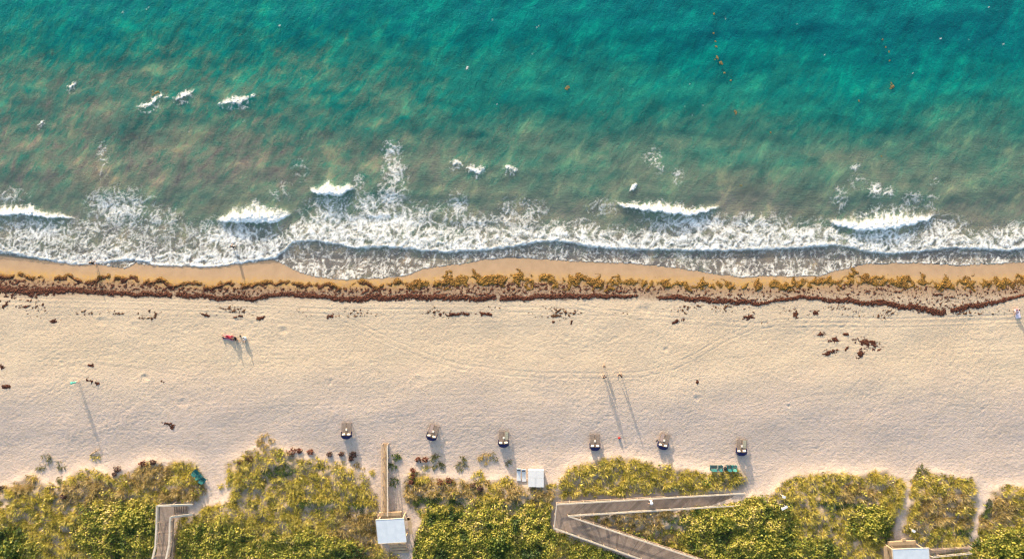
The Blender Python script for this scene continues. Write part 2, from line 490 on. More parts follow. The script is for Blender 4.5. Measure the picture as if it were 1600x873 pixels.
M_FLOAT = plain('drifting_weed', (0.10, 0.085, 0.035), (0.20, 0.155, 0.06), 6.0, 0.8)

M_WOOD = plain('weathered_boards', (0.24, 0.18, 0.14), (0.35, 0.27, 0.215), 2.5, 0.85, 0.004, (1, 1, 1))
M_WOODTAN = plain('tan_boards', (0.36, 0.25, 0.155), (0.46, 0.34, 0.22), 2.5, 0.85, 0.004)
M_RAIL = plain('pale_rail', (0.39, 0.35, 0.30), (0.50, 0.45, 0.385), 3.0, 0.8)
M_RAMP = plain('grey_brown_boards', (0.21, 0.155, 0.12), (0.32, 0.245, 0.195), 1.4, 0.85, 0.006)
M_ROOF = plain('white_roof', (0.46, 0.52, 0.59), (0.56, 0.61, 0.67), 1.2, 0.5)
M_WHITE = plain('white_plastic', (0.58, 0.58, 0.59), (0.66, 0.66, 0.66), 3.0, 0.5)
M_LWOOD = plain('lounger_wood', (0.20, 0.155, 0.13), (0.29, 0.23, 0.19), 5.0, 0.8)
M_CUSH = plain('pale_cushion', (0.68, 0.63, 0.56), (0.76, 0.71, 0.64), 5.0, 0.9)
M_NAVY = plain('navy_canvas', (0.009, 0.011, 0.055), (0.016, 0.02, 0.10), 6.0, 0.85)
M_TEAL = plain('teal_plastic', (0.005, 0.075, 0.09), (0.01, 0.105, 0.12), 5.0, 0.5)
M_MINT = plain('mint_plastic', (0.03, 0.16, 0.16), (0.05, 0.20, 0.19), 5.0, 0.5)
M_BLACK = plain('black_fabric', (0.015, 0.015, 0.018), (0.03, 0.03, 0.035), 6.0, 0.9)
M_REDP = plain('red_fabric', (0.20, 0.010, 0.015), (0.26, 0.015, 0.02), 6.0, 0.8)
M_DRIFT = plain('driftwood', (0.22, 0.16, 0.10), (0.33, 0.25, 0.16), 6.0, 0.9)
M_SKIN = plain('skin', (0.42, 0.25, 0.17), (0.48, 0.29, 0.20), 4.0, 0.6)
M_HAIR = plain('dark_hair', (0.015, 0.010, 0.008), (0.03, 0.02, 0.014), 9.0, 0.6)
def cloth(name, c): return plain(name, tuple(x * 0.85 for x in c), c, 7.0, 0.9)
M_MAROON = cloth('maroon_cloth', (0.20, 0.012, 0.035))
M_DARKC = cloth('charcoal_cloth', (0.03, 0.028, 0.035))
M_PALEC = cloth('white_cloth', (0.74, 0.74, 0.76))
M_TURQ = cloth('turquoise_cloth', (0.15, 0.55, 0.42))
M_PINKC = cloth('pink_cloth', (0.55, 0.25, 0.30))
M_LILAC = cloth('pale_lilac_cloth', (0.66, 0.60, 0.72))

# ------------------------------------------------------------------ ground sheet: beach, dune and sea bed
def axis(parts):
    out = [np.array([parts[0][0]])]
    for a, b, st in parts:
        n = max(1, int(round(abs(b - a) / st)))
        out.append(np.linspace(a, b, n + 1)[1:])
    return np.concatenate(out)

def grid_faces(nx, ny):
    i = np.arange(nx - 1)[None, :]; j = np.arange(ny - 1)[:, None]
    a = j * nx + i
    return np.stack([a, a + 1, a + nx + 1, a + nx], -1).reshape(-1, 4)

def yv(v): return (436.5 - v) * S

EDGE = lin([(-200,395),(0,396),(40,403),(80,409),(110,414),(150,413),(175,417),(198,419),(214,412),(260,416),(330,418),(400,410),(425,405),(445,414),(460,421),(478,429),(500,434),(540,437),(600,435),(640,430),(665,419),(720,413),(760,406),(800,402),(850,405),(900,408),(950,411),(1000,413),(1060,420),(1100,426),(1150,433),(1200,432),(1280,431),(1300,425),(1350,413),(1420,411),(1500,415),(1560,412),(1600,410),(1800,410)])

TRACKS = [
 ([(505,484),(560,508),(610,533),(670,558),(720,573),(790,582),(850,586),(940,587),(1000,585),(1050,574),(1090,555),(1130,531),(1170,513),(1220,503),(1300,500),(1400,502),(1640,494)], 4.2, 0.85),
 ([(-60,474),(200,479),(420,486),(640,487),(860,483)], 4.0, 0.5),
 ([(560,478),(760,481),(900,488),(1060,492)], 4.2, 0.45),
 ([(-60,492),(150,488),(330,492),(480,505),(620,512),(840,506)], 4.2, 0.35),
 ([(1100,560),(1250,545),(1420,552),(1640,540)], 4.2, 0.3),
 ([(300,640),(480,630),(700,622),(900,612),(1100,616)], 4.2, 0.3),
 ([(-60,466),(120,472),(300,477),(420,481),(560,490)], 4.0, 0.6),
 ([(880,476),(990,494),(1080,503),(1180,508),(1260,507),(1420,507),(1640,500)], 4.0, 0.7),
 ([(15,655),(55,628),(95,606),(120,590)], 4.0, 0.5),
 ([(120,570),(160,566),(220,572),(300,585)], 4.0, 0.4),
 ([(100,700),(160,672),(215,655)], 4.0, 0.35),
 ([(1180,640),(1240,625),(1330,618),(1500,640),(1640,648)], 4.5, 0.35),
 ([(560,660),(700,648),(900,640),(980,634)], 4.5, 0.3),
]
HOLES = [(160,502,9,0.10),(227,590,7,0.15),(285,630,9,0.10),(443,517,8,0.10),(515,597,8,0.08),(655,596,10,0.07),(1007,485,12,0.10),(1040,546,6,0.12),(1090,622,6,0.10),(1233,634,4,0.10),(1552,518,10,0.08),(1283,607,6,0.06),(885,527,6,0.07),(210,508,7,0.07)]

RUST = lin([(-100,452),(0,452),(50,456),(110,452),(170,458),(230,459),(300,462),(350,466),(400,465),(440,460),(500,462),(540,468),(600,465),(640,463),(700,465),(780,466),(850,463),(900,463),(1000,462),(1040,464),(1100,468),(1150,471),(1190,474),(1225,468),(1250,464),(1300,468),(1350,472),(1400,476),(1440,483),(1475,488),(1500,482),(1550,473),(1600,460),(1700,458)])
GOLD = lin([(-100,428),(0,430),(60,434),(130,438),(200,436),(260,443),(330,446),(400,443),(470,447),(540,446),(620,446),(700,440),(800,436),(900,440),(1000,442),(1080,444),(1150,447),(1200,444),(1260,446),(1330,438),(1400,440),(1470,444),(1540,442),(1600,438),(1700,438)])

gx = axis([(-2500, -300, 220), (-300, -90, 4.0), (-90, 90, 0.16), (90, 300, 4.0), (300, 2500, 220)])
gy = axis([(-2500, -300, 220), (-300, -52, 4.0), (-52, yv(790), 0.22), (yv(790), yv(375), 0.15), (yv(375), 50, 0.36), (50, 300, 5.0), (300, 2600, 230)])
GX, GY = np.meshgrid(gx, gy)
GZ = T(GX, GY)
gu, gv = img(GX, GY, np.clip(GZ, -1, 6))
vegsoft = raster(VEGS, gu, gv) * (gv > 610)
near = (np.abs(GX) < 92) & (gv > 440) & (gv < 960)
dryz = sstep(452, 500, gv) * near
walk = 0.55 + 0.45 * sstep(-0.25, 0.35, fbm(GX / 11, GY / 5, 2, 31))
foot = 0.8 - 2.2 * np.abs(perlin(GX / 0.62 + 0.4 * perlin(GX, GY, 33), GY / 0.52, 32)) + 0.5 * perlin(GX / 0.4, GY / 0.36, 34)
foot2 = perlin(GX / 1.5, GY / 1.1, 35)
GZ = GZ + dryz * (1 - 0.6 * vegsoft) * walk * (0.022 * foot + 0.014 * foot2)
for pts, half, dep in TRACKS:
    a = np.array(pts); bb = (gu > a[:, 0].min() - 12) & (gu < a[:, 0].max() + 12) & (gv > a[:, 1].min() - 12) & (gv < a[:, 1].max() + 12)
    d = polydist(gu[bb], gv[bb], pts)
    w = np.abs(d - half)
    GZ[bb] += dep * (-0.035 * np.exp(-(w / 1.1) ** 2) + 0.020 * np.exp(-((w - 2.3) / 1.0) ** 2)) * (0.7 + 0.3 * perlin(GX[bb] / 1.2, GY[bb] / 1.2, 36))
for hu, hv, hr, hd in HOLES:
    r = np.hypot(gu - hu, (gv - hv) * 1.3) / hr
    GZ += np.where(r < 2.5, -0.55 * hd * np.exp(-(r * 1.4) ** 2) + hd * 0.22 * np.exp(-((r - 1.25) * 2.5) ** 2), 0) * (0.8 + 1.1 * perlin(GX / 0.7, GY / 0.7, 38))
edge_n = EDGE(gu) + 2.0 * perlin(GX / 2.2, GY / 9, 41)
wet = sstep(472, 452, gv + 5 * perlin(GX / 3, GY / 3, 42)) * (gv > 300)
LEAFY = [((185,832),(66,44)),((10,862),(42,34)),((330,850),(52,34)),((470,866),(90,30)),((745,850),(112,52)),((960,868),(60,34)),((835,836),(40,40)),((1155,836),(84,56)),((1262,868),(50,26)),((1366,818),(38,24)),((1586,862),(56,34)),((700,812),(40,16)),((655,862),(18,44))]
def leaf_zone(u, v):
    z = np.zeros(np.shape(u))
    for (cx, cy), (rx, ry) in LEAFY:
        z = np.maximum(z, 1.35 - np.hypot((u - cx) / rx, (v - cy) / ry))
    return z
lz = leaf_zone(gu, gv) * 3 + fbm(GX / 2.5, GY / 2.5, 2, 44)
litter = vegsoft * (0.55 + 0.40 * sstep(0.3, 1.2, lz))
litter = np.maximum(litter, near * vegsoft * 0.5 * sstep(0.1, 0.6, fbm(GX / 2, GY / 2, 2, 45)))
bed = sstep(404, 380, gv)
algae = sstep(900, 450, gu + 60 * perlin(GX / 8, GY / 8, 46)) * sstep(-40, 40, gv) * sstep(330, 220, gv) + 0.55 * sstep(260, 60, gu) * sstep(200, 290, gv) * sstep(330, 300, gv)
algae = algae + 0.35 * sstep(160, 330, gv) * sstep(-0.1, 0.5, fbm(GX / 9, GY / 4, 2, 47))
st_r = lin([(0, 0.75), (1000, 0.7), (1080, 0.4), (2000, 0.4)])(gu) * sstep(-8, 2, gv - GOLD(gu)) * sstep(9, 1, gv - RUST(gu)) * (gv > 400)
st_g = 0.75 * np.exp(-((gv - GOLD(gu) + 3) / 8.0) ** 2) * (gv > 400)
co = np.stack([GX, GY, GZ], -1).reshape(-1, 3)
g_me = np_mesh('ground', co, [grid_faces(len(gx), len(gy))], {'wet': wet, 'litter': np.clip(litter, 0, 1), 'bed': bed, 'stain_rust': st_r, 'stain_gold': st_g, 'algae': np.clip(algae, 0, 1)})
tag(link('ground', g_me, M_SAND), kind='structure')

# ------------------------------------------------------------------ the sea
# breaker crests: (front line in photo pixels, lower edge), crest thickness in px, reach of whiskers behind, height m
CRESTS = [
 ([(-60,343),(0,338),(40,336),(80,340),(122,343)], 11, 16, 0.30),
 ([(338,342),(352,347),(390,349),(430,347),(457,335)], 30, 22, 0.45),
 ([(484,297),(500,303),(520,307),(540,303),(556,294)], 20, 16, 0.40),
 ([(957,310),(968,320),(985,326),(1010,330),(1040,334),(1060,336),(1080,337),(1105,330),(1127,324)], 10, 20, 0.40),
 ([(1292,344),(1310,354),(1335,360),(1365,360),(1395,358),(1425,351),(1448,345),(1464,333)], 24, 34, 0.45),
]
SMALL = [  # small white caps further out
 ([(700,254),(712,256),(725,260)], 4, 9, 0.06),
 ([(726,262),(738,270),(748,272),(760,263)], 9, 12, 0.12),
 ([(784,264),(796,267),(811,267)], 5, 8, 0.08),
 ([(338,166),(356,164),(376,163),(390,155),(402,148)], 7, 12, 0.10),
 ([(212,170),(230,169),(242,162),(250,155),(266,154)], 5, 12, 0.08),
 ([(268,156),(284,155),(296,150),(306,140)], 5, 12, 0.08),
 ([(104,138),(112,139),(121,128)], 6, 7, 0.08),
 ([(58,195),(66,194),(72,186)], 4, 6, 0.06),
 ([(983,300),(990,296),(996,288)], 7, 14, 0.06),
]
BORE = lin([(-200,392),(0,393),(30,399),(60,404),(100,411),(130,414),(165,411),(210,406),(250,416),(300,416),(335,418),(380,411),(430,404),(446,392),(458,379),(490,377),(520,381),(560,389),(600,386),(650,391),(700,395),(760,391),(800,386),(840,379),(880,378),(920,386),(960,389),(1000,391),(1050,391),(1100,393),(1180,391),(1250,388),(1300,384),(1330,387),(1350,394),(1400,397),(1440,393),(1480,388),(1530,389),(1570,393),(1600,389),(1800,392)])
BORETH = lin([(-200,16),(0,16),(60,15),(120,18),(200,22),(330,30),(400,28),(445,22),(470,34),(520,52),(600,52),(680,42),(740,36),(800,30),(860,24),(920,28),(1000,26),(1060,40),(1150,40),(1240,36),(1300,26),(1340,18),(1400,20),(1460,24),(1520,20),(1560,30),(1620,34),(1800,30)])

def crest_terms(u, v, crests):
    body = np.zeros(u.shape); whisk = np.zeros(u.shape); hgt = np.zeros(u.shape)
    for i, (pts, th, wh, hm) in enumerate(crests):
        a = np.array(pts, float)
        b = (u > a[0, 0] - 14) & (u < a[-1, 0] + 14) & (v > a[:, 1].min() - th - wh - 14) & (v < a[:, 1].max() + 40)
        uu, vv = u[b], v[b]
        X = uu * S; Y = vv * S
        f = np.interp(uu, a[:, 0], a[:, 1]) + 2.8 * perlin(X / 1.1, Y * 0, 60 + i) + 1.8 * perlin(X / 0.4, Y / 0.5, 61 + i)
        t = np.clip((uu - a[0, 0]) / (a[-1, 0] - a[0, 0]), 0, 1)
        prof = np.clip(np.sin(math.pi * np.clip(t, 0.0, 1)), 0, 1) ** 0.8 * ((uu > a[0, 0]) & (uu < a[-1, 0]))
        if a[0, 0] < 0: prof = np.where(uu < 60, 1, prof)
        th_l = th * prof * (0.60 + 0.26 * perlin(X / 1.7, Y * 0, 62 + i))
        up = f - vv
        rag = 0.9 * th_l * fbm(X / 0.5, Y / 1.3, 3, 63 + i, 0.6)
        grain = np.clip(0.95 + 0.75 * fbm(X / 0.7, Y / 0.5, 3, 59 + i, 0.6), 0.25, 1)
        bd = grain * sstep(0.0, 0.35, prof) * sstep(-0.8, 1.2, up) * sstep(th_l * 1.5 + 4, th_l * 0.35 - 1, up + rag) * (prof > 0.05)
        wk = sstep(0, 2, up) * sstep(th_l + wh * prof, th_l, up) * prof
        wk = np.maximum(wk, 0.42 * sstep(-26, -3, up) * (up < 0) * prof * np.clip(0.7 + perlin(X / 1.2, Y / 0.8, 58), 0, 1))
        body[b] = np.maximum(body[b], bd); whisk[b] = np.maximum(whisk[b], wk)
        hgt[b] = np.maximum(hgt[b], hm * prof * np.exp(-((up - th_l * 0.45) / (th_l * 0.75 + 4)) ** 2))
    return body, whisk, hgt

def sea_level(X, Y, Tz=None):
    u = 800 + X / S; v = 436.5 - Y / S
    off = sstep(395, 330, v)
    z = off * (0.07 * np.sin(Y * 0.55 + 0.7 * perlin(X / 18, Y / 18, 50) * 3) + 0.10 * fbm(X / 5 + Y / 12, Y / 3, 2, 51))
    for vl, am, sd in ((342, 0.20, 1), (304, 0.20, 2), (262, 0.15, 3), (205, 0.13, 4), (150, 0.13, 5), (95, 0.12, 6), (45, 0.12, 7)):
        w = v - vl - 14 * perlin(X / 22, X * 0, 300 + sd) - 5 * perlin(X / 6, X * 0, 310 + sd)
        z = z + off * 0.32 * am * np.clip(0.55 + 0.9 * perlin(X / 15, X * 0, 320 + sd), 0, 1.2) * np.exp(-(np.where(w > 0, w / 6.5, w / 12.0)) ** 2)
    far = sstep(300, 150, np.abs(X)) * sstep(300, 120, Y)
    z = z * far
    c = np.zeros(X.shape)
    m = (v > 110) & (v < 450) & (np.abs(X) < 95)
    if m.any():
        _, _, h = crest_terms(u[m], v[m], CRESTS + SMALL)
        up = BORE(u[m]) - v[m]
        bh = 0.12 * sstep(-6, 5, up) * sstep(45, 8, up)
        c[m] = np.maximum(h, bh)
    z = z + c
    if Tz is None: Tz = T(X, Y)
    e = EDGE(u) + 1.3 * perlin(X / 1.6, Y * 0, 52) + 0.7 * perlin(X / 0.6, Y * 0, 53)
    return np.where(v < e, np.maximum(z, Tz + 0.015), Tz - 0.05)

wx = axis([(-2500, -300, 220), (-300, -90, 5.0), (-90, 90, 0.24), (90, 300, 5.0), (300, 2500, 220)])
wy = axis([(yv(450), yv(370), 0.13), (yv(370), yv(280), 0.2), (yv(280), 48, 0.34), (48, 300, 6.0), (300, 2600, 230)])
WX, WY = np.meshgrid(wx, wy)
WT = T(WX, WY)
WZ = sea_level(WX, WY, WT)
depth = np.clip(WZ - WT, 0, 8)
wu = 800 + WX / S; wv = 436.5 - WY / S
# clearer, deeper-looking water in the upper right, cloudy water with stirred-up sand near the surf
depth = depth + 1.1 * sstep(500, 1500, wu) * sstep(260, 60, wv) - 0.9 * sstep(900, 200, wu) * sstep(0, 120, wv) * sstep(330, 230, wv)
murk = sstep(950, 350, wu + 80 * perlin(WX / 10, WY / 10, 57)) * sstep(-60, 30, wv) * sstep(340, 240, wv)
co = np.stack([WX, WY, WZ], -1).reshape(-1, 3)
w_me = np_mesh('sea', co, [grid_faces(len(wx), len(wy))], {'depth': np.clip(depth, 0, 9), 'murk': murk})
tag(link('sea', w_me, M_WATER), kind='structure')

# ------------------------------------------------------------------ foam (real lacy sheets lying on the water)
def foam_sheet(name, label, x0, x1, v0, v1, step, dens_fn, cat='foam', group=None):
    xs = np.arange(x0, x1, step); ys = np.arange(yv(v1), yv(v0), step)
    X, Y = np.meshgrid(xs, ys)
    u = 800 + X / S; v = 436.5 - Y / S
    D, body = dens_fn(X, Y, u, v)
    L = 0.6 * lace(X, Y, 1.15, 70) + 0.4 * lace(X, Y, 0.55, 75)
    cover = np.clip((D * 1.12 + (L - 0.68) * 1.25) * sstep(0.02, 0.15, D), 0, 1)
    cover = np.maximum(cover, body)
    Z = sea_level(X, Y) + 0.03 + 0.07 * cover * (0.6 + 0.6 * fbm(X / 0.5, Y / 0.5, 2, 80)) + 0.10 * body * (0.7 + 0.9 * fbm(X / 0.5, Y / 0.45, 2, 81))
    F = grid_faces(len(xs), len(ys))
    cf = cover.ravel(); keep = cf[F].max(1) > 0.05
    e = (EDGE(u) - v).ravel(); keep &= e[F].min(1) > -1.5
    F = F[keep]
    used = np.unique(F); re = np.full(X.size, -1); re[used] = np.arange(len(used))
    co = np.stack([X, Y, Z], -1).reshape(-1, 3)[used]
    me = np_mesh(name, co, [re[F]], {'cover': cf[used]})
    return tag(link(name, me, M_FOAM), label, cat, group, 'stuff')

def blob(u, v, cx, cy, rx, ry, a=1.0):
    return a * np.exp(-((u - cx) / rx) ** 2 - ((v - cy) / ry) ** 2)

def surf_density(X, Y, u, v):
    bn = 1.6 * perlin(X / 1.1, Y * 0, 64) + 1.2 * perlin(X / 0.4, Y / 0.6, 65)
    f = BORE(u) + bn
    up = f - v
    th = BORETH(u) * (1 + 0.35 * perlin(X / 3.5, Y * 0, 66))
    mott = 0.75 + 0.45 * fbm(X / 1.6, Y / 1.1, 2, 67)
    D = sstep(-0.6, 1.5, up) * sstep(th * 1.5 + 6, th * 0.45, up) * np.clip(mott, 0, 1.1) * 0.84
    body = 0.85 * sstep(-1.5, 2.0, up) * sstep(7 + 5 * perlin(X / 1.5, Y / 1.5, 68), 2, up) * np.clip(0.75 + 0.5 * perlin(X / 0.7, Y / 0.5, 69), 0, 1)
    b2, wk, _ = crest_terms(u, v, CRESTS)
    body = np.maximum(body, b2)
    D = np.maximum(D, wk * (0.42 + 0.5 * np.clip(perlin(X / 0.5, Y / 2.2, 71) * 1.4 + 0.2, 0, 1)))
    # old lace behind and between the crests
    D = np.maximum(D, 0.45 * sstep(-60, 40, u) * sstep(330, 240, u) * sstep(338, 350, v) * sstep(400, 385, v) * np.clip(0.7 + 0.8 * fbm(X / 2.5, Y / 2, 2, 72), 0, 1))
    for cx, cy, rx, ry, a in [(190,330,45,30,0.6),(165,318,26,18,0.55),(243,350,16,24,0.55),(60,365,70,22,0.62),(15,305,26,12,0.35),(270,345,18,22,0.28),(360,372,70,24,0.72),(420,375,30,18,0.6),
                              (612,238,13,18,0.62),(618,272,17,22,0.6),(610,310,24,26,0.62),(440,300,18,16,0.28),(520,330,36,22,0.62),(575,320,28,18,0.66),(600,345,110,24,0.75),(715,325,14,22,0.55),(745,348,50,14,0.55),(793,335,14,22,0.48),
                              (825,335,28,24,0.42),(940,325,24,14,0.30),(1020,245,16,14,0.30),(1030,262,10,9,0.34),(1060,275,8,14,0.42),(1090,352,70,16,0.7),(1180,352,60,16,0.62),(1040,350,24,9,0.45),
                              (1390,372,75,16,0.72),(1320,368,25,10,0.55),(1470,360,40,20,0.6),(1540,370,24,12,0.35),(1590,362,24,14,0.6),(1367,297,11,9,0.78),(1386,300,10,8,0.6),(1340,285,14,10,0.34),(1425,312,14,14,0.35),(1455,316,12,14,0.35),(1310,310,14,20,0.35),
                              (160,250,9,30,0.28),(470,265,14,18,0.24),(560,285,10,14,0.3),(860,360,50,10,0.35),(1337,262,8,6,0.45),(1460,285,8,10,0.2)]:
        b = (np.abs(u - cx) < rx * 2.4) & (np.abs(v - cy) < ry * 2.4)
        D[b] = np.maximum(D[b], blob(u[b], v[b], cx, cy, rx, ry, a))
    # thin swash foam running up the wet sand, a bright line at its edge
    e = EDGE(u) + 1.3 * perlin(X / 1.6, Y * 0, 52) + 0.7 * perlin(X / 0.6, Y * 0, 53)
    sw = e - v
    streaks = np.clip(0.5 + 0.9 * perlin(X / 0.55, Y / 1.6, 73), 0, 1)
    zone = (v > f - 2)
    wid = np.clip(e - f, 3, 90)
    rel = np.clip(sw / wid, 0, 1)
    swd = zone * sstep(-0.5, 1.5, sw) * (0.14 + 0.24 * streaks * sstep(1.0, 0.55, rel) + 0.12 * sstep(0.45, 0.05, rel)) * np.clip(0.95 + 0.6 * fbm(X / 3, Y / 2, 2, 74), 0.35, 1.3)
    D = np.where(zone, np.maximum(D, swd), D)
    D = np.maximum(D, 0.62 * zone * np.exp(-((sw - 1.2) / 1.1) ** 2) * np.clip(0.6 + 0.8 * perlin(X / 1.3, Y / 2, 77), 0, 1))
    return np.clip(D, 0, 1.1), np.clip(body, 0, 1)

foam_sheet('surf_foam', 'white lacy foam of the breaking surf all along the shoreline', -92, 92, 218, 442, 0.105, surf_density)
SM_LAB = ['tiny frothy whitecap left of the bright hooked whitecap in mid water', 'bright hooked whitecap in green water above the middle of the surf',
          'short white dash of foam right of the hooked whitecap', 'cream whitecap streak tapering up to the right in upper left water',
          'ragged cream whitecap left of the twin streaks in upper left water', 'small frothy whitecap between two cream whitecaps in upper left water',
          'small white fleck of foam far up in the left water', 'tiny pale foam fleck near the left edge of the sea', 'thin upright wisp of foam above the long curved breaker']
for i, cr in enumerate(SMALL):
    a = np.array(cr[0], float)
    def dens(X, Y, u, v, cr=cr):
        b, w, _ = crest_terms(u, v, [cr]); return np.maximum(w * 0.75, b * 0.6), b * np.clip(2.2 * lace(X, Y, 0.8, 91) - 0.95 + 0.5 * perlin(X / 0.5, Y / 0.4, 90), 0, 1)
    foam_sheet('whitecap', SM_LAB[i], (a[0, 0] - 800 - 12) * S, (a[-1, 0] - 800 + 12) * S, a[:, 1].min() - cr[1] - cr[2] - 6, a[:, 1].max() + 8, 0.10, dens, 'whitecap', 'whitecaps off the surf')

# scattered flecks of foam on the open water
def flecks(X, Y, u, v):
    n = fbm((X - Y) / 1.1, (X + Y) / 2.4, 3, 92); g = fbm(X / 14, Y / 10, 2, 93)
    D = sstep(0.55, 0.78, n + 0.22 * g) * 0.6
    return D * sstep(225, 205, v), np.zeros_like(D)
foam_sheet('foam_flecks', 'scattered small foam flecks on the open turquoise sea', -80, 80, -20, 224, 0.16, flecks)

# ------------------------------------------------------------------ seaweed wrack along the tide line
def wrack_mesh(name, X, Y, M, hgt, age, thr=0.5):
    """raised mat of weed cut out where M passes the threshold"""
    ny, nx = X.shape
    H = np.clip((M - thr) / 0.35, -0.1, 1) * hgt
    Z = T(X, Y) + H + 0.015
    F = grid_faces(nx, ny)
    keep = M.ravel()[F].max(1) > thr
    F = F[keep]; used = np.unique(F); re = np.full(X.size, -1); re[used] = np.arange(len(used))
    co = np.stack([X, Y, Z], -1).reshape(-1, 3)[used]
    return np_mesh(name, co, [re[F]], {'age': np.broadcast_to(age, X.shape).ravel()[used], 'cov': np.clip((M - thr) / 0.3, 0, 1).ravel()[used]}, smooth=False)

xs = np.arange(-90, 90, 0.10); ys = np.arange(yv(494), yv(414), 0.10)
X, Y = np.meshgrid(xs, ys)
zt = T(X, Y); u, v = img(X, Y, zt)
rough = np.abs(fbm(X / 0.28, Y / 0.28, 2, 101)) * 1.6
# fresh golden weed: scalloped cusps with gaps
gw = lin([(-100,5),(640,6),(700,12),(900,12),(1000,8),(1080,7),(1200,8),(1320,12),(1600,10),(1700,9)])(u)
cusp = 9 * perlin(X / 2.7, Y * 0, 102) + 3.5 * perlin(X / 1.2, Y * 0, 103)
gm = np.exp(-((v - GOLD(u) - cusp * 0.8) / gw) ** 2)
lump = fbm(X / 1.3 + 0.4 * perlin(Y, X, 104), Y / 1.5, 3, 105)
gate = fbm(X / 1.5, Y / 4.0, 2, 108)
gold = gm * 0.50 + 0.55 * lump + 0.03 + 0.32 * gate * sstep(560, 680, u) + 0.22 * (1 - np.abs(perlin(X / 1.1, Y / 1.0, 106)) * 2.2) * (gm > 0.15) - 0.7 * (gm < 0.12)
gold -= 0.5 * sstep(640, 600, u) * sstep(GOLD(u) - 4 + cusp, GOLD(u) - 9 + cusp, v)
me = wrack_mesh('golden_seaweed', X, Y, gold, 0.07 + 0.16 * rough, 0.15 + 0.75 * sstep(680, 560, u) * sstep(-5, 3, v - GOLD(u) - cusp * 0.8) + 0.28 * sstep(-0.1, 0.5, fbm(X / 2, Y / 2, 2, 107)), 0.47)
tag(link('golden_seaweed', me, M_WRACK), 'fresh golden seaweed washed up in scallops on wet sand', 'seaweed', None, 'stuff')
rw = lin([(-100,8),(90,8),(120,5.5),(500,5),(560,6.5),(700,6),(900,5.5),(1000,3.5),(1036,5),(1150,6),(1200,3.5),(1300,4.5),(1440,7),(1520,6),(1600,3),(1700,3)])(u)
rm = np.exp(-((v - RUST(u) - 3.0 * perlin(X / 2.5, Y * 0, 110)) / rw) ** 2)
rlump = fbm(X / 0.55, Y / 0.36, 4, 111, 0.7)
rust = rm * 0.66 + 0.60 * rlump + 0.10 - 0.7 * (rm < 0.06)
rust -= 0.9 * (np.abs(u - 1481 - (v - 480) * 0.1) < 3.5) + 0.8 * np.exp(-((u - 1012) / 13) ** 2) + 0.6 * np.exp(-((u - 778) / 2.5) ** 2) + 0.5 * np.exp(-((u - 272) / 3) ** 2)
mid = sstep(0, 6, v - GOLD(u)) * sstep(2, -6, v - RUST(u)) * (lin([(0, 0.41), (1000, 0.41), (1060, 0.34), (1700, 0.34)])(u) + 0.75 * fbm(X / 0.5, Y / 0.4, 3, 112, 0.65) + 0.15 * fbm(X / 4, Y, 2, 113))
leftp = sstep(110, 60, u) * sstep(452, 460, v) * sstep(490, 478, v) * (0.36 + 0.8 * fbm(X / 0.9, Y / 0.7, 3, 114, 0.6))
rust = np.maximum(np.maximum(rust, mid), leftp)
me = wrack_mesh('rusty_seaweed', X, Y, rust, 0.04 + 0.11 * rough, 1.0, 0.47)
tag(link('rusty_seaweed', me, M_WRACK), 'band of dried rust brown seaweed along the high tide line', 'seaweed', None, 'stuff')
# loose scraps between the tide line and the open sand
xs = np.arange(-80, 80, 0.12); ys = np.arange(yv(520), yv(470), 0.12)
X, Y = np.meshgrid(xs, ys); u, v = img(X, Y, T(X, Y))
sc = 0.40 * sstep(470, 480, v) * sstep(515, 488, v) + 0.72 * fbm(X / 0.45, Y / 0.36, 3, 116, 0.6) + 0.55 * fbm(X / 6, Y / 1.8, 2, 117) - 0.22
me = wrack_mesh('seaweed_scraps', X, Y, sc, 0.06 + 0.05 * np.abs(perlin(X / 0.3, Y / 0.3, 118)), 0.85, 0.47)
tag(link('seaweed_scraps', me, M_WRACK), 'loose dark scraps of seaweed just inland of the tide line', 'seaweed', None, 'stuff')

# ------------------------------------------------------------------ seaweed lying on the sand and floating in the water
def clump(px, py, rx, ry, rot, seed, label, age=1.0, name='seaweed_clump', cat='seaweed clump', hgt=0.10, thr=0.47, float_z=None, group=None):
    R = max(rx, ry) * S * 1.7
    n = int(2 * R / 0.06) + 2
    xs = np.linspace(-R, R, n); X, Y = np.meshgrid(xs, xs)
    c = PV(px, py) if float_z is None else Vector(PZ(px, py, float_z))
    ca, sa = math.cos(rot), math.sin(rot)
    a = (X * ca + Y * sa) / (rx * S); b = (-X * sa + Y * ca) / (ry * S)
    r = np.hypot(a, b)
    M = 0.86 - 0.58 * r + (0.95 if rx > 3 else 0.3) * fbm(X / 0.6 + seed * 3.3 + 0.5 * perlin(X * 2, Y * 2, seed), Y / 0.6, 4, 120 + seed % 7, 0.68)
    M = np.where(r > 1.6, 0, M)
    if M.max() < thr + 0.1: M += thr + 0.2 - M.max()
    H = np.clip((M - thr) / 0.5, -0.25, 1) * hgt * (0.3 + np.abs(fbm(X / 0.16, Y / 0.16, 2, 130 + seed % 5)) * 2)
    Z = (T(X + c.x, Y + c.y) - c.z if float_z is None else 0) + H + 0.01
    F = grid_faces(n, n); keep = M.ravel()[F].max(1) > thr
    F = F[keep]; used = np.unique(F); re = np.full(X.size, -1); re[used] = np.arange(len(used))
    me = np_mesh(name, np.stack([X, Y, Z + 0 * X], -1).reshape(-1, 3)[used], [re[F]], {'age': np.full(len(used), age), 'cov': np.clip((M - thr) / 0.3, 0, 1).ravel()[used]}, smooth=False)
    return tag(link(name, me, M_WRACK if float_z is None else M_FLOAT, loc=c), label, cat, group)

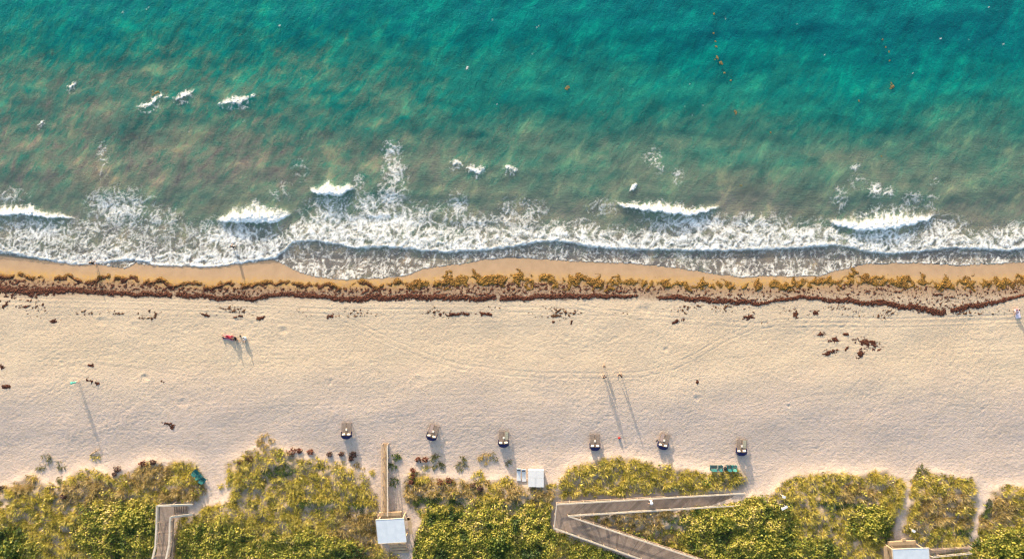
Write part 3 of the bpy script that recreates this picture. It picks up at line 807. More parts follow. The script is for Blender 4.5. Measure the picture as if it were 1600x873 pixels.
SW = [
 (10,603,12,5,0.1,'dark seaweed heap at the left edge of the dry sand'),
 (3,573,5,4,0.4,'small dark seaweed heap cut by the left edge above a larger heap'),
 (142,570,8,3.5,-0.3,'small forked seaweed clump above the person in turquoise'),
 (145,596,12,4,-0.35,'brown seaweed clump just right of the person in turquoise'),
 (266,664,12,5,-0.5,'dark slanting seaweed clump alone on the lower left sand'),
 (253,595,5,3,-1.0,'thin seaweed scrap between two pits on the left sand'),
 (1284,521,7,5,0.0,'round rusty seaweed clump at upper left of the right hand group'),
 (1303,530,11,6,0.4,'jagged rusty seaweed clump inside the right hand group'),
 (1323,522,9,3,-0.1,'thin flat seaweed clump at the top of the right hand group'),
 (1296,550,15,6,0.25,'long rusty seaweed clump at lower left of the right hand group'),
 (1357,536,26,8,-0.25,'largest rusty seaweed clump, wing shaped, at the right of its group'),
 (1346,553,12,7,0.9,'rusty seaweed tail below the large wing shaped clump'),
 (1322,544,6,3,0.9,'tiny seaweed scrap in the middle of the right hand group'),
 (712,491,34,3.5,0.05,'long ragged seaweed line below the tide line in the middle'),
 (757,490,16,4,0.0,'dark seaweed streak at the right end of the long ragged line'),
 (516,494,6,5,0.5,'small reddish seaweed tuft at the start of the tyre tracks'),
 (1172,494,17,5,0.35,'rusty seaweed clump above the right bend of the tyre tracks'),
 (1243,490,5,10,0.4,'upright dark seaweed strand right of the track bend'),
 (1273,488,12,5,0.3,'rusty seaweed clump just under the right tide line'),
 (1055,502,7,4,0.3,'dark seaweed scrap left of the right track bend'),
 (1066,500,6,3,0.3,'small seaweed scrap touching its dark neighbour by the right tracks'),
 (1089,597,3.5,3,0,'tiny lone brown seaweed tuft on the middle sand'),
 (865,503,4,3,0.2,'tiny seaweed tuft under the middle of the tide line'),
 (893,503,4,3,0.8,'tiny seaweed tuft right of centre under the tide line'),
 (408,497,10,4,0.1,'small dark seaweed clump below the left tide line'),
 (322,492,9,3.5,-0.3,'thin seaweed clump above the people sitting on the sand'),
 (372,495,10,3.5,0.1,'dark seaweed clump straight above the seated group'),
 (84,502,10,5,0.6,'faint brown seaweed clump below the left tide line'),
]
for i, (a, b, rx, ry, ro, lb) in enumerate(SW):
    clump(a, b, rx, ry, ro, i + 1, lb, 1.0, group='seaweed clumps on the dry sand')
FL = [
 (1395,135,6,8,0.5,'largest golden seaweed raft floating in the upper right sea'),
 (1297,256,12,13,-0.9,'broad golden seaweed patch in shallow green water at right'),
 (1316,245,6,6,0.3,'small golden seaweed raft beside the broad patch'),
 (1088,271,10,4,0.1,'flat golden seaweed raft right of the wisp of foam'),
 (1468,284,24,6,0.05,'long faint golden seaweed patch near the right surf'),
 (1507,232,10,5,0.1,'small golden seaweed raft near the right edge of the sea'),
 (1120,90,5,5,0.3,'golden seaweed knot at the bend of the floating line'),
 (1128,100,6,4,-0.8,'slanting golden seaweed knot below the bend of the floating line'),
 (1150,175,4,6,0.2,'lone golden seaweed tuft under the floating line'),
 (887,137,7,5,0.6,'reddish seaweed tuft afloat in the middle of the sea'),
 (243,145,9,6,0.2,'orange seaweed tuft beside the ragged whitecap'),
]
for i, (a, b, rx, ry, ro, lb) in enumerate(FL):
    clump(a, b, rx * 0.8, ry * 0.8, ro, 40 + i, lb, 0.35, 'floating_seaweed', 'floating seaweed', 0.05, 0.55, float_z=-0.2 if b > 200 else 0.10, group='seaweed rafts afloat')
k = 0
for pts, lb in (([(1116,22),(1115,52),(1118,65),(1119,73)], 'dot of the upper stretch of the floating seaweed line right of centre'), ([(1132,114),(1142,126)], 'dot of the lower stretch of the floating seaweed line right of centre'),
            ([(1379,62),(1384,74),(1389,81),(1390,95)], 'dot of the short floating seaweed line at far right'), ([(1342,158),(1204,207),(1377,244),(1158,290)], 'small lone seaweed tuft adrift in the right hand shallows')):
    for j, (a, b) in enumerate(pts):
        k += 1
        nth = ('topmost', 'second', 'third', 'lowest')[j if len(pts) > 2 else (0, 3)[j]]
        clump(a, b, 1.5, 2.2, 0.3 * k, 60 + k, nth + ' ' + lb, 0.3, 'floating_seaweed', 'floating seaweed', 0.04, 0.5, float_z=0.16, group='dots of drifting seaweed')

# ------------------------------------------------------------------ vegetation
def blades(cx, cy, cz, n_per, rad, length, width, tint_mu, lean=(0.25, -0.5), up=0.75, seed=0):
    """arching blades growing from tuft centres; returns co, faces(quads), tint"""
    r = np.random.default_rng(seed)
    N = len(cx) * n_per
    cx = np.repeat(cx, n_per); cy = np.repeat(cy, n_per); cz = np.repeat(cz, n_per)
    rad = np.repeat(rad, n_per) if np.ndim(rad) else rad
    tm = np.repeat(tint_mu, n_per) if np.ndim(tint_mu) else tint_mu
    a = r.uniform(0, 2 * math.pi, N); q = np.sqrt(r.uniform(0, 1, N))
    bx = cx + np.cos(a) * q * rad * 0.6; by = cy + np.sin(a) * q * rad * 0.6
    L = (np.repeat(length, n_per) if np.ndim(length) else length) * r.uniform(0.6, 1.15, N)
    dx = np.cos(a) * (0.25 + 0.75 * q) + lean[0] * r.uniform(0.3, 1, N) + r.normal(0, 0.25, N)
    dy = np.sin(a) * (0.25 + 0.75 * q) + lean[1] * r.uniform(0.3, 1, N) + r.normal(0, 0.25, N)
    h = np.hypot(dx, dy) + 1e-6
    sx, sy = -dy / h, dx / h
    co = []
    for t, ww in ((0, 0.8), (0.55, 1.0), (1.0, 0.25)):
        px = bx + dx * L * 0.62 * t ** 1.4; py = by + dy * L * 0.62 * t ** 1.4
        pz = cz + L * up * (t - 0.42 * t * t * np.clip(h, 0, 1.4))
        w = width * ww * 0.5
        co += [np.stack([px - sx * w, py - sy * w, pz], 1), np.stack([px + sx * w, py + sy * w, pz], 1)]
    co = np.stack(co, 1).reshape(-1, 3)
    b = np.arange(N)[:, None] * 6
    F = np.concatenate([b + np.array([[0, 1, 3, 2]]), b + np.array([[2, 3, 5, 4]])])
    tint = np.clip(tm + r.normal(0, 0.2, N), 0, 1)
    return co, F, np.repeat(tint, 6)

def leaves(x, y, z, size, tint, seed=0, flat=0.65, face=(-0.12, 0.45)):
    r = np.random.default_rng(seed)
    N = len(x)
    nx = r.normal(0, flat, N) + face[0]; ny = r.normal(0, flat, N) + face[1]; nz = np.full(N, 0.9)
    nn = np.stack([nx, ny, nz], 1); nn /= np.linalg.norm(nn, axis=1)[:, None]
    a = r.uniform(0, 2 * math.pi, N)
    t = np.stack([np.cos(a), np.sin(a), np.zeros(N)], 1)
    t -= nn * (t * nn).sum(1)[:, None]; t /= np.linalg.norm(t, axis=1)[:, None]
    s = np.cross(nn, t)
    c = np.stack([x, y, z], 1)
    sz = (size * r.uniform(0.65, 1.25, N))[:, None]
    co = [c - t * sz * 0.5, c - t * sz * 0.15 + s * sz * 0.42, c + t * sz * 0.3 + s * sz * 0.33, c + t * sz * 0.55,
          c + t * sz * 0.3 - s * sz * 0.33, c - t * sz * 0.15 - s * sz * 0.42]
    co = np.stack(co, 1).reshape(-1, 3)
    b = np.arange(N)[:, None] * 6
    F = np.concatenate([b + np.array([[0, 1, 2, 3]]), b + np.array([[0, 3, 4, 5]])])
    return co, F, np.repeat(np.clip(tint + r.normal(0, 0.16, N), 0, 1), 6)

def join(parts):
    co = []; F = []; ti = []; n = 0
    for c, f, t in parts:
        co.append(c); F.append(f + n); ti.append(t); n += len(c)
    return np.concatenate(co), [np.concatenate(F)], np.concatenate(ti)

def veg(name, parts, mat, label=None, cat=None, kind=None, group=None, parent=None, loc=None):
    co, F, ti = join(parts)
    if loc is not None: co = co - np.array(loc)
    me = np_mesh(name, co, F, {'tint': ti}, smooth=False)
    o = link(name, me, mat, parent, loc if parent is None else None)
    return tag(o, label, cat, group, kind)

# bare places inside the patches (sand shows through): centre, radii, strength
BARE = [((405,698),(44,9),0.55),((455,712),(40,10),0.8),((430,704),(30,8),0.5),((365,730),(10,14),0.5),((75,735),(30,26),0.95),((40,750),(30,12),0.4),((545,722),(52,16),0.92),((520,745),(26,10),0.6),((570,745),(16,20),0.75),((395,775),(12,7),0.8),((435,728),(46,14),0.55),((470,745),(20,8),0.5),
        ((705,735),(56,15),0.9),((770,735),(36,14),0.7),((1085,757),(14,7),0.8),((915,752),(26,10),0.4),((1290,776),(24,8),0.6),((1360,752),(20,10),0.4),((1315,806),(16,8),0.5),((1575,772),(26,8),0.75),((1505,785),(10,14),0.7),((1240,768),(12,10),0.5),((1395,742),(14,10),0.7),((1290,815),(18,10),0.4),((420,770),(14,8),0.5),((250,735),(10,10),0.4)]
def bare(u, v):
    b = np.zeros(np.shape(u))
    for (cx, cy), (rx, ry), s in BARE:
        b = np.maximum(b, s * np.exp(-(((u - cx) / rx) ** 2 + ((v - cy) / ry) ** 2) * 1.2))
    return b

def canopy(X, Y):
    """height of the shrub canopy above ground"""
    return 0.40 + 0.38 * np.clip(fbm(X / 2.1, Y / 2.1, 2, 140) + 0.25, -0.5, 1) + 0.22 * perlin(X / 0.8, Y / 0.8, 141)

BROWN = [((700,765),(80,18)),((820,770),(60,18)),((640,770),(16,28)),((1470,800),(50,30)),((1350,775),(30,20)),((560,830),(40,40)),((30,760),(40,14)),((290,770),(40,16)),((1560,800),(40,30)),((1000,815),(60,18)),((130,770),(70,20)),((230,745),(40,26))]
GREENZ = [((660,785),(22,12)),((560,795),(24,9)),((500,790),(40,10)),((700,785),(70,8)),((800,790),(50,7)),((1230,790),(30,8)),((1320,790),(60,8)),((1545,790),(10,30)),((1505,830),(20,10)),((440,735),(40,14)),((300,860),(12,30)),((640,860),(14,30)),((1380,842),(24,8)),((1060,820),(30,16))]
def zone(u, v, zs):
    z = np.zeros(np.shape(u))
    for (cx, cy), (rx, ry) in zs: z = np.maximum(z, 1.4 - np.hypot((u - cx) / rx, (v - cy) / ry))
    return z

PNAME = {'a': 'left of the angled stairs', 'b': 'between the angled stairs and the straight boardwalk', 'c': 'between the straight boardwalk and the folded ramp',
         'd': 'on the low mound above the folded ramp', 'e': 'inside the fold of the ramp', 'f': 'right of the folded ramp', 'g': 'between the two sandy footpaths at right', 'h': 'in the lower right corner'}
for pk, poly in PATCH.items():
    a = np.array(poly, float)
    u0, u1, v0, v1 = max(a[:, 0].min(), -60), min(a[:, 0].max(), 1660), a[:, 1].min(), min(a[:, 1].max(), 915)
    area = (u1 - u0) * (v1 - v0) * S * S
    r = np.random.default_rng(ord(pk))
    # grass tufts
    n = int(area * 9.5)
    tu = r.uniform(u0, u1, n); tv = r.uniform(v0, v1, n)
    X, Y, Z = P(tu, tv, 0.5)
    jx, jy = 3.5 * perlin(X / 0.8, Y / 0.8, 150), 3.0 * perlin(X / 0.7, Y / 0.7, 151)
    ok = inpoly(tu + jx, tv + jy, poly) & (r.uniform(0, 1, n) > bare(tu, tv) * 0.97)
    ok &= r.uniform(0, 1, n) < 0.3 + 0.7 * sstep(0.38, 0.72, raster(VEGB, tu, tv) + 0.25 * perlin(X / 1.5, Y / 1.5, 149))
    if pk == 'e': ok &= r.uniform(0, 1, n) < 0.75
    LZ = leaf_zone(tu, tv) * 2.2 + 1.1 * fbm(X / 2.0, Y / 2.0, 3, 44)
    dens = sstep(-0.55, 0.1, fbm(X / 1.3, Y / 1.3, 2, 152))
    g_ok = ok & (LZ < 0.95) & (r.uniform(0, 1, n) < 0.45 + 0.55 * dens)
    br = zone(tu, tv, BROWN) + 0.7 * fbm(X / 2.2, Y / 2.2, 2, 153) + (0.35 if pk == 'e' else 0)
    g_ok &= r.uniform(0, 1, n) < 0.25 + 0.75 * sstep(-0.35, 0.0, fbm(X / 1.9, Y / 1.4, 2, 157))
    gr = zone(tu, tv, GREENZ) + 0.6 * fbm(X / 1.8, Y / 1.8, 2, 154)
    kind = np.where(gr > 0.62, 2, np.where(br > 0.5, 1, 0))
    cl = fbm(X / 0.8, Y / 0.65, 2, 155)
    hh = 0.32 + 0.75 * sstep(-0.25, 0.45, cl)
    for kd, mt, nm, adj in ((0, M_GRASS, 'dune_grass', 'golden yellow dune grass'), (1, M_GRASSBR, 'dry_grass', 'brownish dry dune grass'), (2, M_GREEN, 'green_grass', 'dark green low growth')):
        s = g_ok & (kind == kd)
        if s.sum() < 12: continue
        tm = 0.18 + 0.52 * sstep(-0.3, 0.4, cl[s]) + 0.34 * fbm(X[s] / 3.5, Y[s] / 2.6, 2, 156)  # tint follows tuft height: lit tops and shaded gaps put into the colour
        parts = [blades(X[s], Y[s], Z[s] - 0.02, 18, r.uniform(0.3, 0.5, s.sum()), hh[s] * (0.95 if kd != 2 else 0.7), 0.058, tm, lean=(0.12, -0.35), seed=ord(pk) + kd)]
        veg(nm, parts, mt, adj + ' ' + PNAME[pk], 'grass', 'stuff')
    # leafy shrubs
    n2 = int(area * 74)
    tu = r.uniform(u0, u1, n2); tv = r.uniform(v0, v1, n2)
    X, Y, Z = P(tu, tv, 0.9)
    ok = inpoly(tu + 2.5 * perlin(X / 0.8, Y / 0.8, 160), tv + 2.5 * perlin(X / 0.8, Y / 0.8, 161), poly)
    LZ = leaf_zone(tu, tv) * 2.2 + 1.1 * fbm(X / 2.0, Y / 2.0, 3, 44)
    ok &= LZ + 0.5 * r.uniform(-1, 1, n2) > 0.7
    if ok.sum() > 200:
        x, y, z = X[ok], Y[ok], Z[ok]
        C = canopy(x, y)
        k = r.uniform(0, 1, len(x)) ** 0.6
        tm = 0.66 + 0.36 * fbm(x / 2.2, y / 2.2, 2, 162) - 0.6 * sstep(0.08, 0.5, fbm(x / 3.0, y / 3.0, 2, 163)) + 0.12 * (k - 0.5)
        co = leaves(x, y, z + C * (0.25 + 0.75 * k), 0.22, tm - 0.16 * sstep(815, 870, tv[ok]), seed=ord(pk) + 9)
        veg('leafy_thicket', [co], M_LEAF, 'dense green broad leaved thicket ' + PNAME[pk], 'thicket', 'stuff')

# single plants that stand apart on the sand or out of the thicket
def tuft(px, py, r_px, mat, label, name='grass_tuft', n=5, blen=0.6, tint=0.5, cat='grass tuft', group='tufts on the open sand'):
    r = np.random.default_rng(int(px * 7 + py))
    a = r.uniform(0, 6.28, n); q = np.sqrt(r.uniform(0, 1, n)) * r_px
    X, Y, Z = P(px + np.cos(a) * q, py + np.sin(a) * q * 0.8, 0.3)
    c = PV(px, py, 0.2)
    root = thing(name, label, cat, c, 0, group)
    co, F, ti = join([blades(X, Y, Z - 0.02, 14, np.full(n, 0.34), blen, 0.07, np.full(n, tint), seed=int(px))])
    me = np_mesh('blades', co - np.array(c), F, {'tint': ti}, smooth=False)
    link('blades', me, mat, root)
    m = MB(); m.tube([(0, 0, -0.05), (0.02, 0, 0.06)], [0.09, 0.03], 6); m.build('root_crown', M_TWIG, root)
    return root
def bush(px, py, r_px, mat, label, h=0.5, n=90, size=0.2, tint=0.5, name='withered_bush', cat='bush', group='small withered bushes', sq=0.8):
    r = np.random.default_rng(int(px * 5 + py * 3))
    c = PV(px, py, 0.3); R = r_px * S
    d = r.normal(0, 1, (n, 3)); d[:, 2] = np.abs(d[:, 2]); d /= np.linalg.norm(d, axis=1)[:, None]
    k = r.uniform(0.45, 1.0, n)[:, None] * (0.8 + 0.35 * r.uniform(0, 1, (n, 1)))
    p = d * k * np.array([R, R * sq, h]); p[:, 2] += 0.08
    root = thing(name, label, cat, c, 0, group)
    co, F, ti = join([leaves(p[:, 0], p[:, 1], p[:, 2], size, np.full(n, tint), seed=int(px))])
    link('leaves', np_mesh('leaves', co, F, {'tint': ti}, smooth=False), mat, root)
    m = MB()
    for i in range(5):
        q = d[i] * np.array([R, R * sq, h]) * 0.75
        m.tube([(0, 0, -0.05), tuple(q * 0.5 + np.array([0, 0, 0.06])), tuple(q)], [0.025, 0.016, 0.006], 5)
    m.build('twigs', M_TWIG, root)
    return root
for a, b, rr, mt, lb in [
 (182,733,7,M_PURPLE,'dark purple bush on sand at the upper edge of the left thicket'),(177,741,4,M_PURPLE,'small dark bush at lower left of the purple bush'),
 (222,724,7,M_RED,'reddish brown bush in the left thicket edge'),(238,722,6,M_PURPLE,'dark bush right of the reddish one by the left thicket'),
 (388,717,7,M_PURPLE,'dark purple bush in the left end of the middle grass'),(375,723,5,M_PURPLE,'smaller dark bush beside the purple bush in middle grass'),
 (455,706,9,M_RED,'wide rust red bush on the sandy top of the middle patch'),(467,704,5,M_RED,'small rust red bush right of the wide red one'),(485,706,6,M_RED,'rust red bush third from left along the sandy top'),
 (515,710,5,M_PURPLE,'first dark plum bush on the sand left of the boardwalk'),(533,709,5,M_PURPLE,'middle dark plum bush on the sand left of the boardwalk'),(552,710,7,M_PURPLE,'largest dark plum bush nearest the boardwalk'),(548,717,4,M_PURPLE,'tiny plum bush below the largest plum bush'),
 (653,718,6,M_RED,'left of a pair of round red bushes right of the boardwalk'),(664,718,6,M_RED,'right of a pair of round red bushes right of the boardwalk'),
 (645,735,5,M_RED,'top red bush of an upright row right of the boardwalk'),(645,744,5,M_RED,'middle red bush of the upright row right of the boardwalk'),(642,753,5,M_RED,'lowest red bush of the upright row right of the boardwalk'),
 (688,753,6,M_RED,'left half of the low red bush pair in brown grass'),(702,751,7,M_RED,'right half of the low red bush pair in brown grass'),(738,759,6,M_PURPLE,'dark maroon bush left of its twin in the brown grass'),(750,763,6,M_PURPLE,'dark maroon bush right of its twin in the brown grass'),
 (3,762,5,M_PURPLE,'dark bush cut by the left edge at the thicket top'),(98,776,5,M_PURPLE,'dark red spot of bush within the left thicket'),
]:
    bush(a, b, rr, mt, lb, h=0.40, n=70, size=0.2)
for a, b, rr, mt, n, lb in [
 (677,716,7,M_GREY,7,'pale green tuft right of the pair of red bushes'),(683,728,9,M_GREY,8,'larger grey green tuft below the pale green tuft'),(664,729,5,M_GRASS,3,'small yellow tuft under the pair of red bushes'),
 (723,716,5,M_GREY,4,'small upper tuft of two between red bushes and white box'),(721,728,8,M_GREY,7,'small lower tuft of two between red bushes and white box'),
 (758,718,12,M_GRASSBR,9,'sprawling brown tuft on a sand hump left of the white loungers'),(771,712,9,M_GREY,3,'thin pale tuft on top of the sand hump'),(795,722,4,M_GREY,3,'thin grey tuft in the shade right of the sand hump'),
 (748,743,11,M_GRASS,12,'yellow tuft between the sand hump and the brown grass'),(793,752,11,M_GRASS,14,'bright yellow green tuft left of the white loungers'),(863,756,7,M_GRASS,7,'yellow tuft right of the white storage box'),
 (618,713,6,M_GREEN,7,'dark green tuft against the upper right side of the boardwalk'),(612,727,5,M_GREEN,5,'shaded green tuft beside the boardwalk'),(615,752,7,M_GREEN,7,'dark green tuft beside the lower boardwalk'),
 (70,716,9,M_GREY,5,'grey green tuft on the sand hump at far left'),(62,731,8,M_GREY,4,'faint grey tuft in shade under the left sand hump'),(92,727,7,M_GREY,4,'grey tuft right of the left sand hump'),(95,750,9,M_GREY,6,'grey green tuft over the left thicket'),
 (355,753,9,M_GRASS,6,'pale yellow tuft left of the middle patch on the sandy path'),(345,760,5,M_GRASS,3,'tiny yellow tuft beside the sandy path'),
 (145,712,7,M_GRASS,4,'yellowish tuft beside the driftwood on the left sand'),(1445,736,12,M_GREY,12,'pale green tuft on the seaward edge between the two footpaths'),
 (560,728,8,M_GRASSBR,5,'brown tuft on the sand left of the boardwalk'),(580,740,6,M_GRASS,4,'yellow tuft close to the left boardwalk rail'),(530,727,8,M_GRASS,5,'yellow tuft among bare sand below the plum bushes'),(500,720,8,M_GRASS,6,'yellow tuft below the third rust red bush'),
 (412,690,14,M_GRASSBR,16,'dry tuft crowning the highest sand hump of the middle patch'),
]:
    tuft(a, b, rr, mt, lb, n=max(3, n), tint=0.55)
for a, b, rr, mt, hh, lb in [
 (778,848,22,M_LEAF,0.9,'dark green rounded shrub standing out of the middle thicket'),(690,838,22,M_LEAF,0.9,'green rounded shrub in the left of the middle thicket'),(1200,850,26,M_LEAF,0.9,'broad rounded shrub right of the folded ramp'),(1130,815,22,M_LEAF,0.9,'rounded shrub just under the beach end of the ramp'),
 (16,860,22,M_LEAF,0.9,'dark shrub in the lower left corner'),(205,812,20,M_LEAF,0.9,'green shrub left of the angled stairs'),(1365,820,20,M_LEAF,0.9,'yellow green shrub left of the narrow footpath'),(1580,862,22,M_LEAF,0.9,'rounded yellow green shrub in the lower right corner')]:
    bush(a, b, rr, mt, lb, h=hh, n=620, size=0.28, tint=0.22 if 'dark' in lb else 0.55, name='leafy_shrub', cat='shrub', group='rounded shrubs in the thicket', sq=0.85)

# ------------------------------------------------------------------ boardwalks, ramp and shelters
def lerp(a, b, t): return a + (b - a) * t
def planked(name, root, mat, l0, r0, l1, r1, pitch=0.16, gap=0.018, th=0.045):
    """boards laid across a walkway whose left edge runs l0-l1 and right edge r0-r1 (world points)"""
    l0, r0, l1, r1 = map(Vector, (l0, r0, l1, r1))
    L = max((l1 - l0).length, (r1 - r0).length); n = max(1, int(L / pitch)); m = MB()
    for i in range(n):
        t0 = i / n; t1 = (i + 1) / n - gap / L
        j = Vector((0, 0, rnd.uniform(-0.006, 0.006)))
        a, b, c, d = lerp(l0, l1, t0) + j, lerp(r0, r1, t0) + j, lerp(r0, r1, t1) + j, lerp(l0, l1, t1) + j
        dn = Vector((0, 0, -th))
        m.hexa([a + dn, b + dn, c + dn, d + dn], [a, b, c, d])
    o = m.build(name, mat, root); o['kind'] = 'stuff'
    tt = []; cur = 0.3
    for i in range(n):
        if rnd.random() < 0.4: cur = rnd.random() ** 1.5
        tt += [min(1, max(0, cur + rnd.uniform(-0.12, 0.12)))] * 8
    at = o.data.attributes.new('tint', 'FLOAT', 'POINT'); at.data.foreach_set('value', np.array(tt, np.float32))
    return o
_post = {}
def post(root, p, h, mat, w=0.08, name='post'):
    key = (round(h, 2), w, mat.name)
    if key not in _post:
        m = MB(); m.box((0, 0, h / 2), (w, w, h)); m.box((0, 0, h - 0.05), (w - 0.02, w - 0.02, 0.06)); me = m.mesh('post'); me.materials.append(mat); _post[key] = me
    o = bpy.data.objects.new(name, _post[key]); col.objects.link(o); o.parent = root
    o.location = Vector(p) - root.location
    return o
def railing(root, a, b, h=1.0, mat=None, top=0.16, below=0.6, wob=0.0, pitch=1.9):
    a = Vector(a); b = Vector(b); L = (b - a).length; n = max(1, round(L / pitch))
    for i in range(n + 1):
        p = lerp(a, b, i / n); post(root, p - Vector((0, 0, below)), h + below - 0.04, M_WOOD)
    o = root.location; u = Vector((0, 0, 1))
    pts = [lerp(a, b, i / n) + Vector((rnd.uniform(-wob, wob), rnd.uniform(-wob, wob), 0)) for i in range(n + 1)]
    for i in range(n):
        m = MB(); m.beam(pts[i] + u * h - o, pts[i + 1] + u * (h + 0.001 * (i % 2)) - o, top, 0.045); m.build('top_rail', mat, root)
    m = MB(); m.beam(a + u * h * 0.5 - o, b + u * h * 0.5 - o, 0.04, 0.10); m.build('mid_rail', mat, root)
def joists(root, a, b, mat, down=0.16):
    m = MB(); o = root.location; d = Vector((0, 0, -down)); m.beam(Vector(a) + d - o, Vector(b) + d - o, 0.08, 0.18); m.build('joist', mat, root)

# --- folded ramp: two arms meeting in a sharp bend
zA = 3.55; zB = 3.05; zE = 2.05
rA, rB = Vector(PZ(869, 785, zB)), Vector(PZ(1162, 768, zE))
rC, rD = Vector(PZ(1144, 787, zE + 0.12)), Vector(PZ(887, 803, zB))
rG = Vector(PZ(865, 822, zB + 0.1))
rF, rE = Vector(PZ(1100, 906, zA)), Vector(PZ(1190, 904, zA))
ramp = thing('beach_ramp', 'long grey brown folded wooden ramp with pale handrails through the dune', 'ramp', Vector(PZ(868, 800, 2.0)))
o = ramp.location
bend_u = Vector(PZ(908, 783, zB - 0.0)); bend_l = Vector(PZ(915, 840, zB + 0.12))
planked('upper_deck', ramp, M_RAMP, bend_u - o, rD - o, rB - o, rC - o, 0.20)
m = MB(); dn = Vector((0, 0, -0.05))
q = [rA - o, rG - o, rD - o, bend_u - o]
m.hexa([p + dn for p in q], q); m.build('bend_landing', M_RAMP, ramp)
q2 = [rG - o + Vector((0.0, -0.004, 0)), bend_l - o, rD - o + Vector((0, -0.012, 0))]
m = MB(); m.add([p + dn for p in q2] + q2, [(2, 1, 0), (3, 4, 5), (0, 1, 4, 3), (1, 2, 5, 4), (2, 0, 3, 5)]); m.build('bend_wedge', M_RAMP, ramp)
planked('lower_deck', ramp, M_RAMP, bend_l - o, rD - o + Vector((0.01, -0.012, 0)), rF - o, rE - o, 0.20)
joists(ramp, rA, rB, M_RAMP); joists(ramp, rD, rC, M_RAMP); joists(ramp, rD, rE, M_RAMP); joists(ramp, rG, rF, M_RAMP)
up = Vector((0, 0, 0.0))
railing(ramp, rA, rB, 0.85, M_RAIL, 0.13, 0.9); railing(ramp, rD, rC, 0.85, M_RAIL, 0.13, 0.9)
railing(ramp, rG, rA, 0.85, M_RAIL, 0.13, 0.9); railing(ramp, rG, rF, 0.85, M_RAIL, 0.13, 1.2); railing(ramp, rD, rE, 0.85, M_RAIL, 0.13, 1.2)
m = MB(); q = [rB - o + Vector((0.01, 0, 0)), rC - o + Vector((0.01, 0, 0)), Vector(PZ(1160, 782, 1.9)) - o, Vector(PZ(1172, 767, 1.9)) - o]
m.hexa([p + dn for p in q], q); m.build('beach_plate', M_SAND, ramp)

# --- angled boardwalk with stairs on the left
zs = 3.3
st = thing('angled_stairs', 'weathered boardwalk turning right into beach stairs, pale thick rails', 'boardwalk', Vector(PZ(258, 830, 2.0)))
o = st.location
def q_(px, py, z): return Vector(PZ(px, py, z))
cps = [((240, 910), (268, 910), 3.9), ((243.5, 868), (264.5, 868), 3.7), ((248, 848), (269, 846), 3.5), ((250, 815), (270, 812), 3.3), ((251, 789), (272, 803), 3.3)]
for i in range(len(cps) - 2):
    (l0, r0, z0), (l1, r1, z1) = cps[i], cps[i + 1]
    planked('deck', st, M_WOOD, q_(*l0, z0) - o, q_(*r0, z0) - o, q_(*l1, z1) - o, q_(*r1, z1) - o, 0.17)
lan = [q_(250, 814.6, 3.3), q_(270, 811.6, 3.3), q_(272, 803, 3.3), q_(272, 788, 3.3), q_(250.5, 788, 3.3)]
m = MB(); n = 5; pts = [p - o for p in lan]
m.add([p + dn for p in pts] + pts, [tuple(reversed(range(5))), tuple(range(5, 10))] + [(i, (i + 1) % 5, 5 + (i + 1) % 5, 5 + i) for i in range(5)])
m.build('landing', M_WOOD, st)
for i in range(9):
    t = i / 9; z = 3.12 - 0.155 * i; x0 = 273.5 + 3.55 * i
    a, b, c, d = q_(x0, 803 - 0.35 * i, z), q_(x0 + 2.0, 802.7 - 0.35 * i, z), q_(x0 + 2.0, 788, z), q_(x0, 788, z)
    m = MB(); m.hexa([p - o + dn for p in (a, b, c, d)], [p - o for p in (a, b, c, d)]); m.build('tread', M_WOOD, st)
m = MB(); bq = [q_(272.6, 802.6, 3.0), q_(305, 799, 1.6), q_(305, 789, 1.6), q_(272.6, 789, 3.0)]  # dark board added below the treads as painted shade in their gaps
m.hexa([p - o + dn for p in bq], [p - o for p in bq]); m.build('stair_gap_shade', M_RAMP, st)
for (pa, pb, za, zb) in [((240,910),(243,868),3.9,3.7),((243,868),(248,848),3.7,3.5),((248,848),(249.5,815),3.5,3.3),((249.5,815),(250,787),3.3,3.3),((250,787),(272,786),3.3,3.3),((272,786),(305,785),3.3,1.95),
                         ((268,910),(264.5,868),3.9,3.7),((264.5,868),(269,846),3.7,3.5),((269,846),(270,812),3.5,3.3),((270,812),(271,804),3.3,3.3),((271,804),(305,800),3.3,1.95)]:
    railing(st, q_(*pa, za), q_(*pb, zb), 0.9, M_RAIL, 0.24, 0.9, 0.02)
joists(st, q_(241, 905, 3.9), q_(249, 815, 3.3), M_WOOD, 0.2); joists(st, q_(267, 905, 3.9), q_(270, 812, 3.3), M_WOOD, 0.2)
joists(st, q_(272, 789, 3.15), q_(305, 788, 1.8), M_WOOD, 0.15); joists(st, q_(272, 802, 3.15), q_(305, 799, 1.8), M_WOOD, 0.15)

# --- straight boardwalk and the white roofed shelter at its end
zd = 3.0
bw = thing('straight_boardwalk', 'narrow tan boardwalk running straight from the white roofed shelter to the beach', 'boardwalk', Vector(PZ(602, 745, 1.9)))
o = bw.location
planked('deck', bw, M_WOODTAN, q_(598.5, 803, zd) - o, q_(606.5, 803, zd) - o, q_(599, 692, 1.85) - o, q_(606, 692, 1.85) - o, 0.17)
railing(bw, q_(598, 803, zd), q_(598.3, 693, 1.85), 0.85, M_WOODTAN, 0.12, 0.9); railing(bw, q_(607.2, 803, zd), q_(606.8, 693, 1.85), 0.85, M_RAIL, 0.16, 0.9)
joists(bw, q_(599.5, 803, zd), q_(599.7, 693, 1.85), M_WOODTAN); joists(bw, q_(605.5, 803, zd), q_(605.3, 693, 1.85), M_WOODTAN)

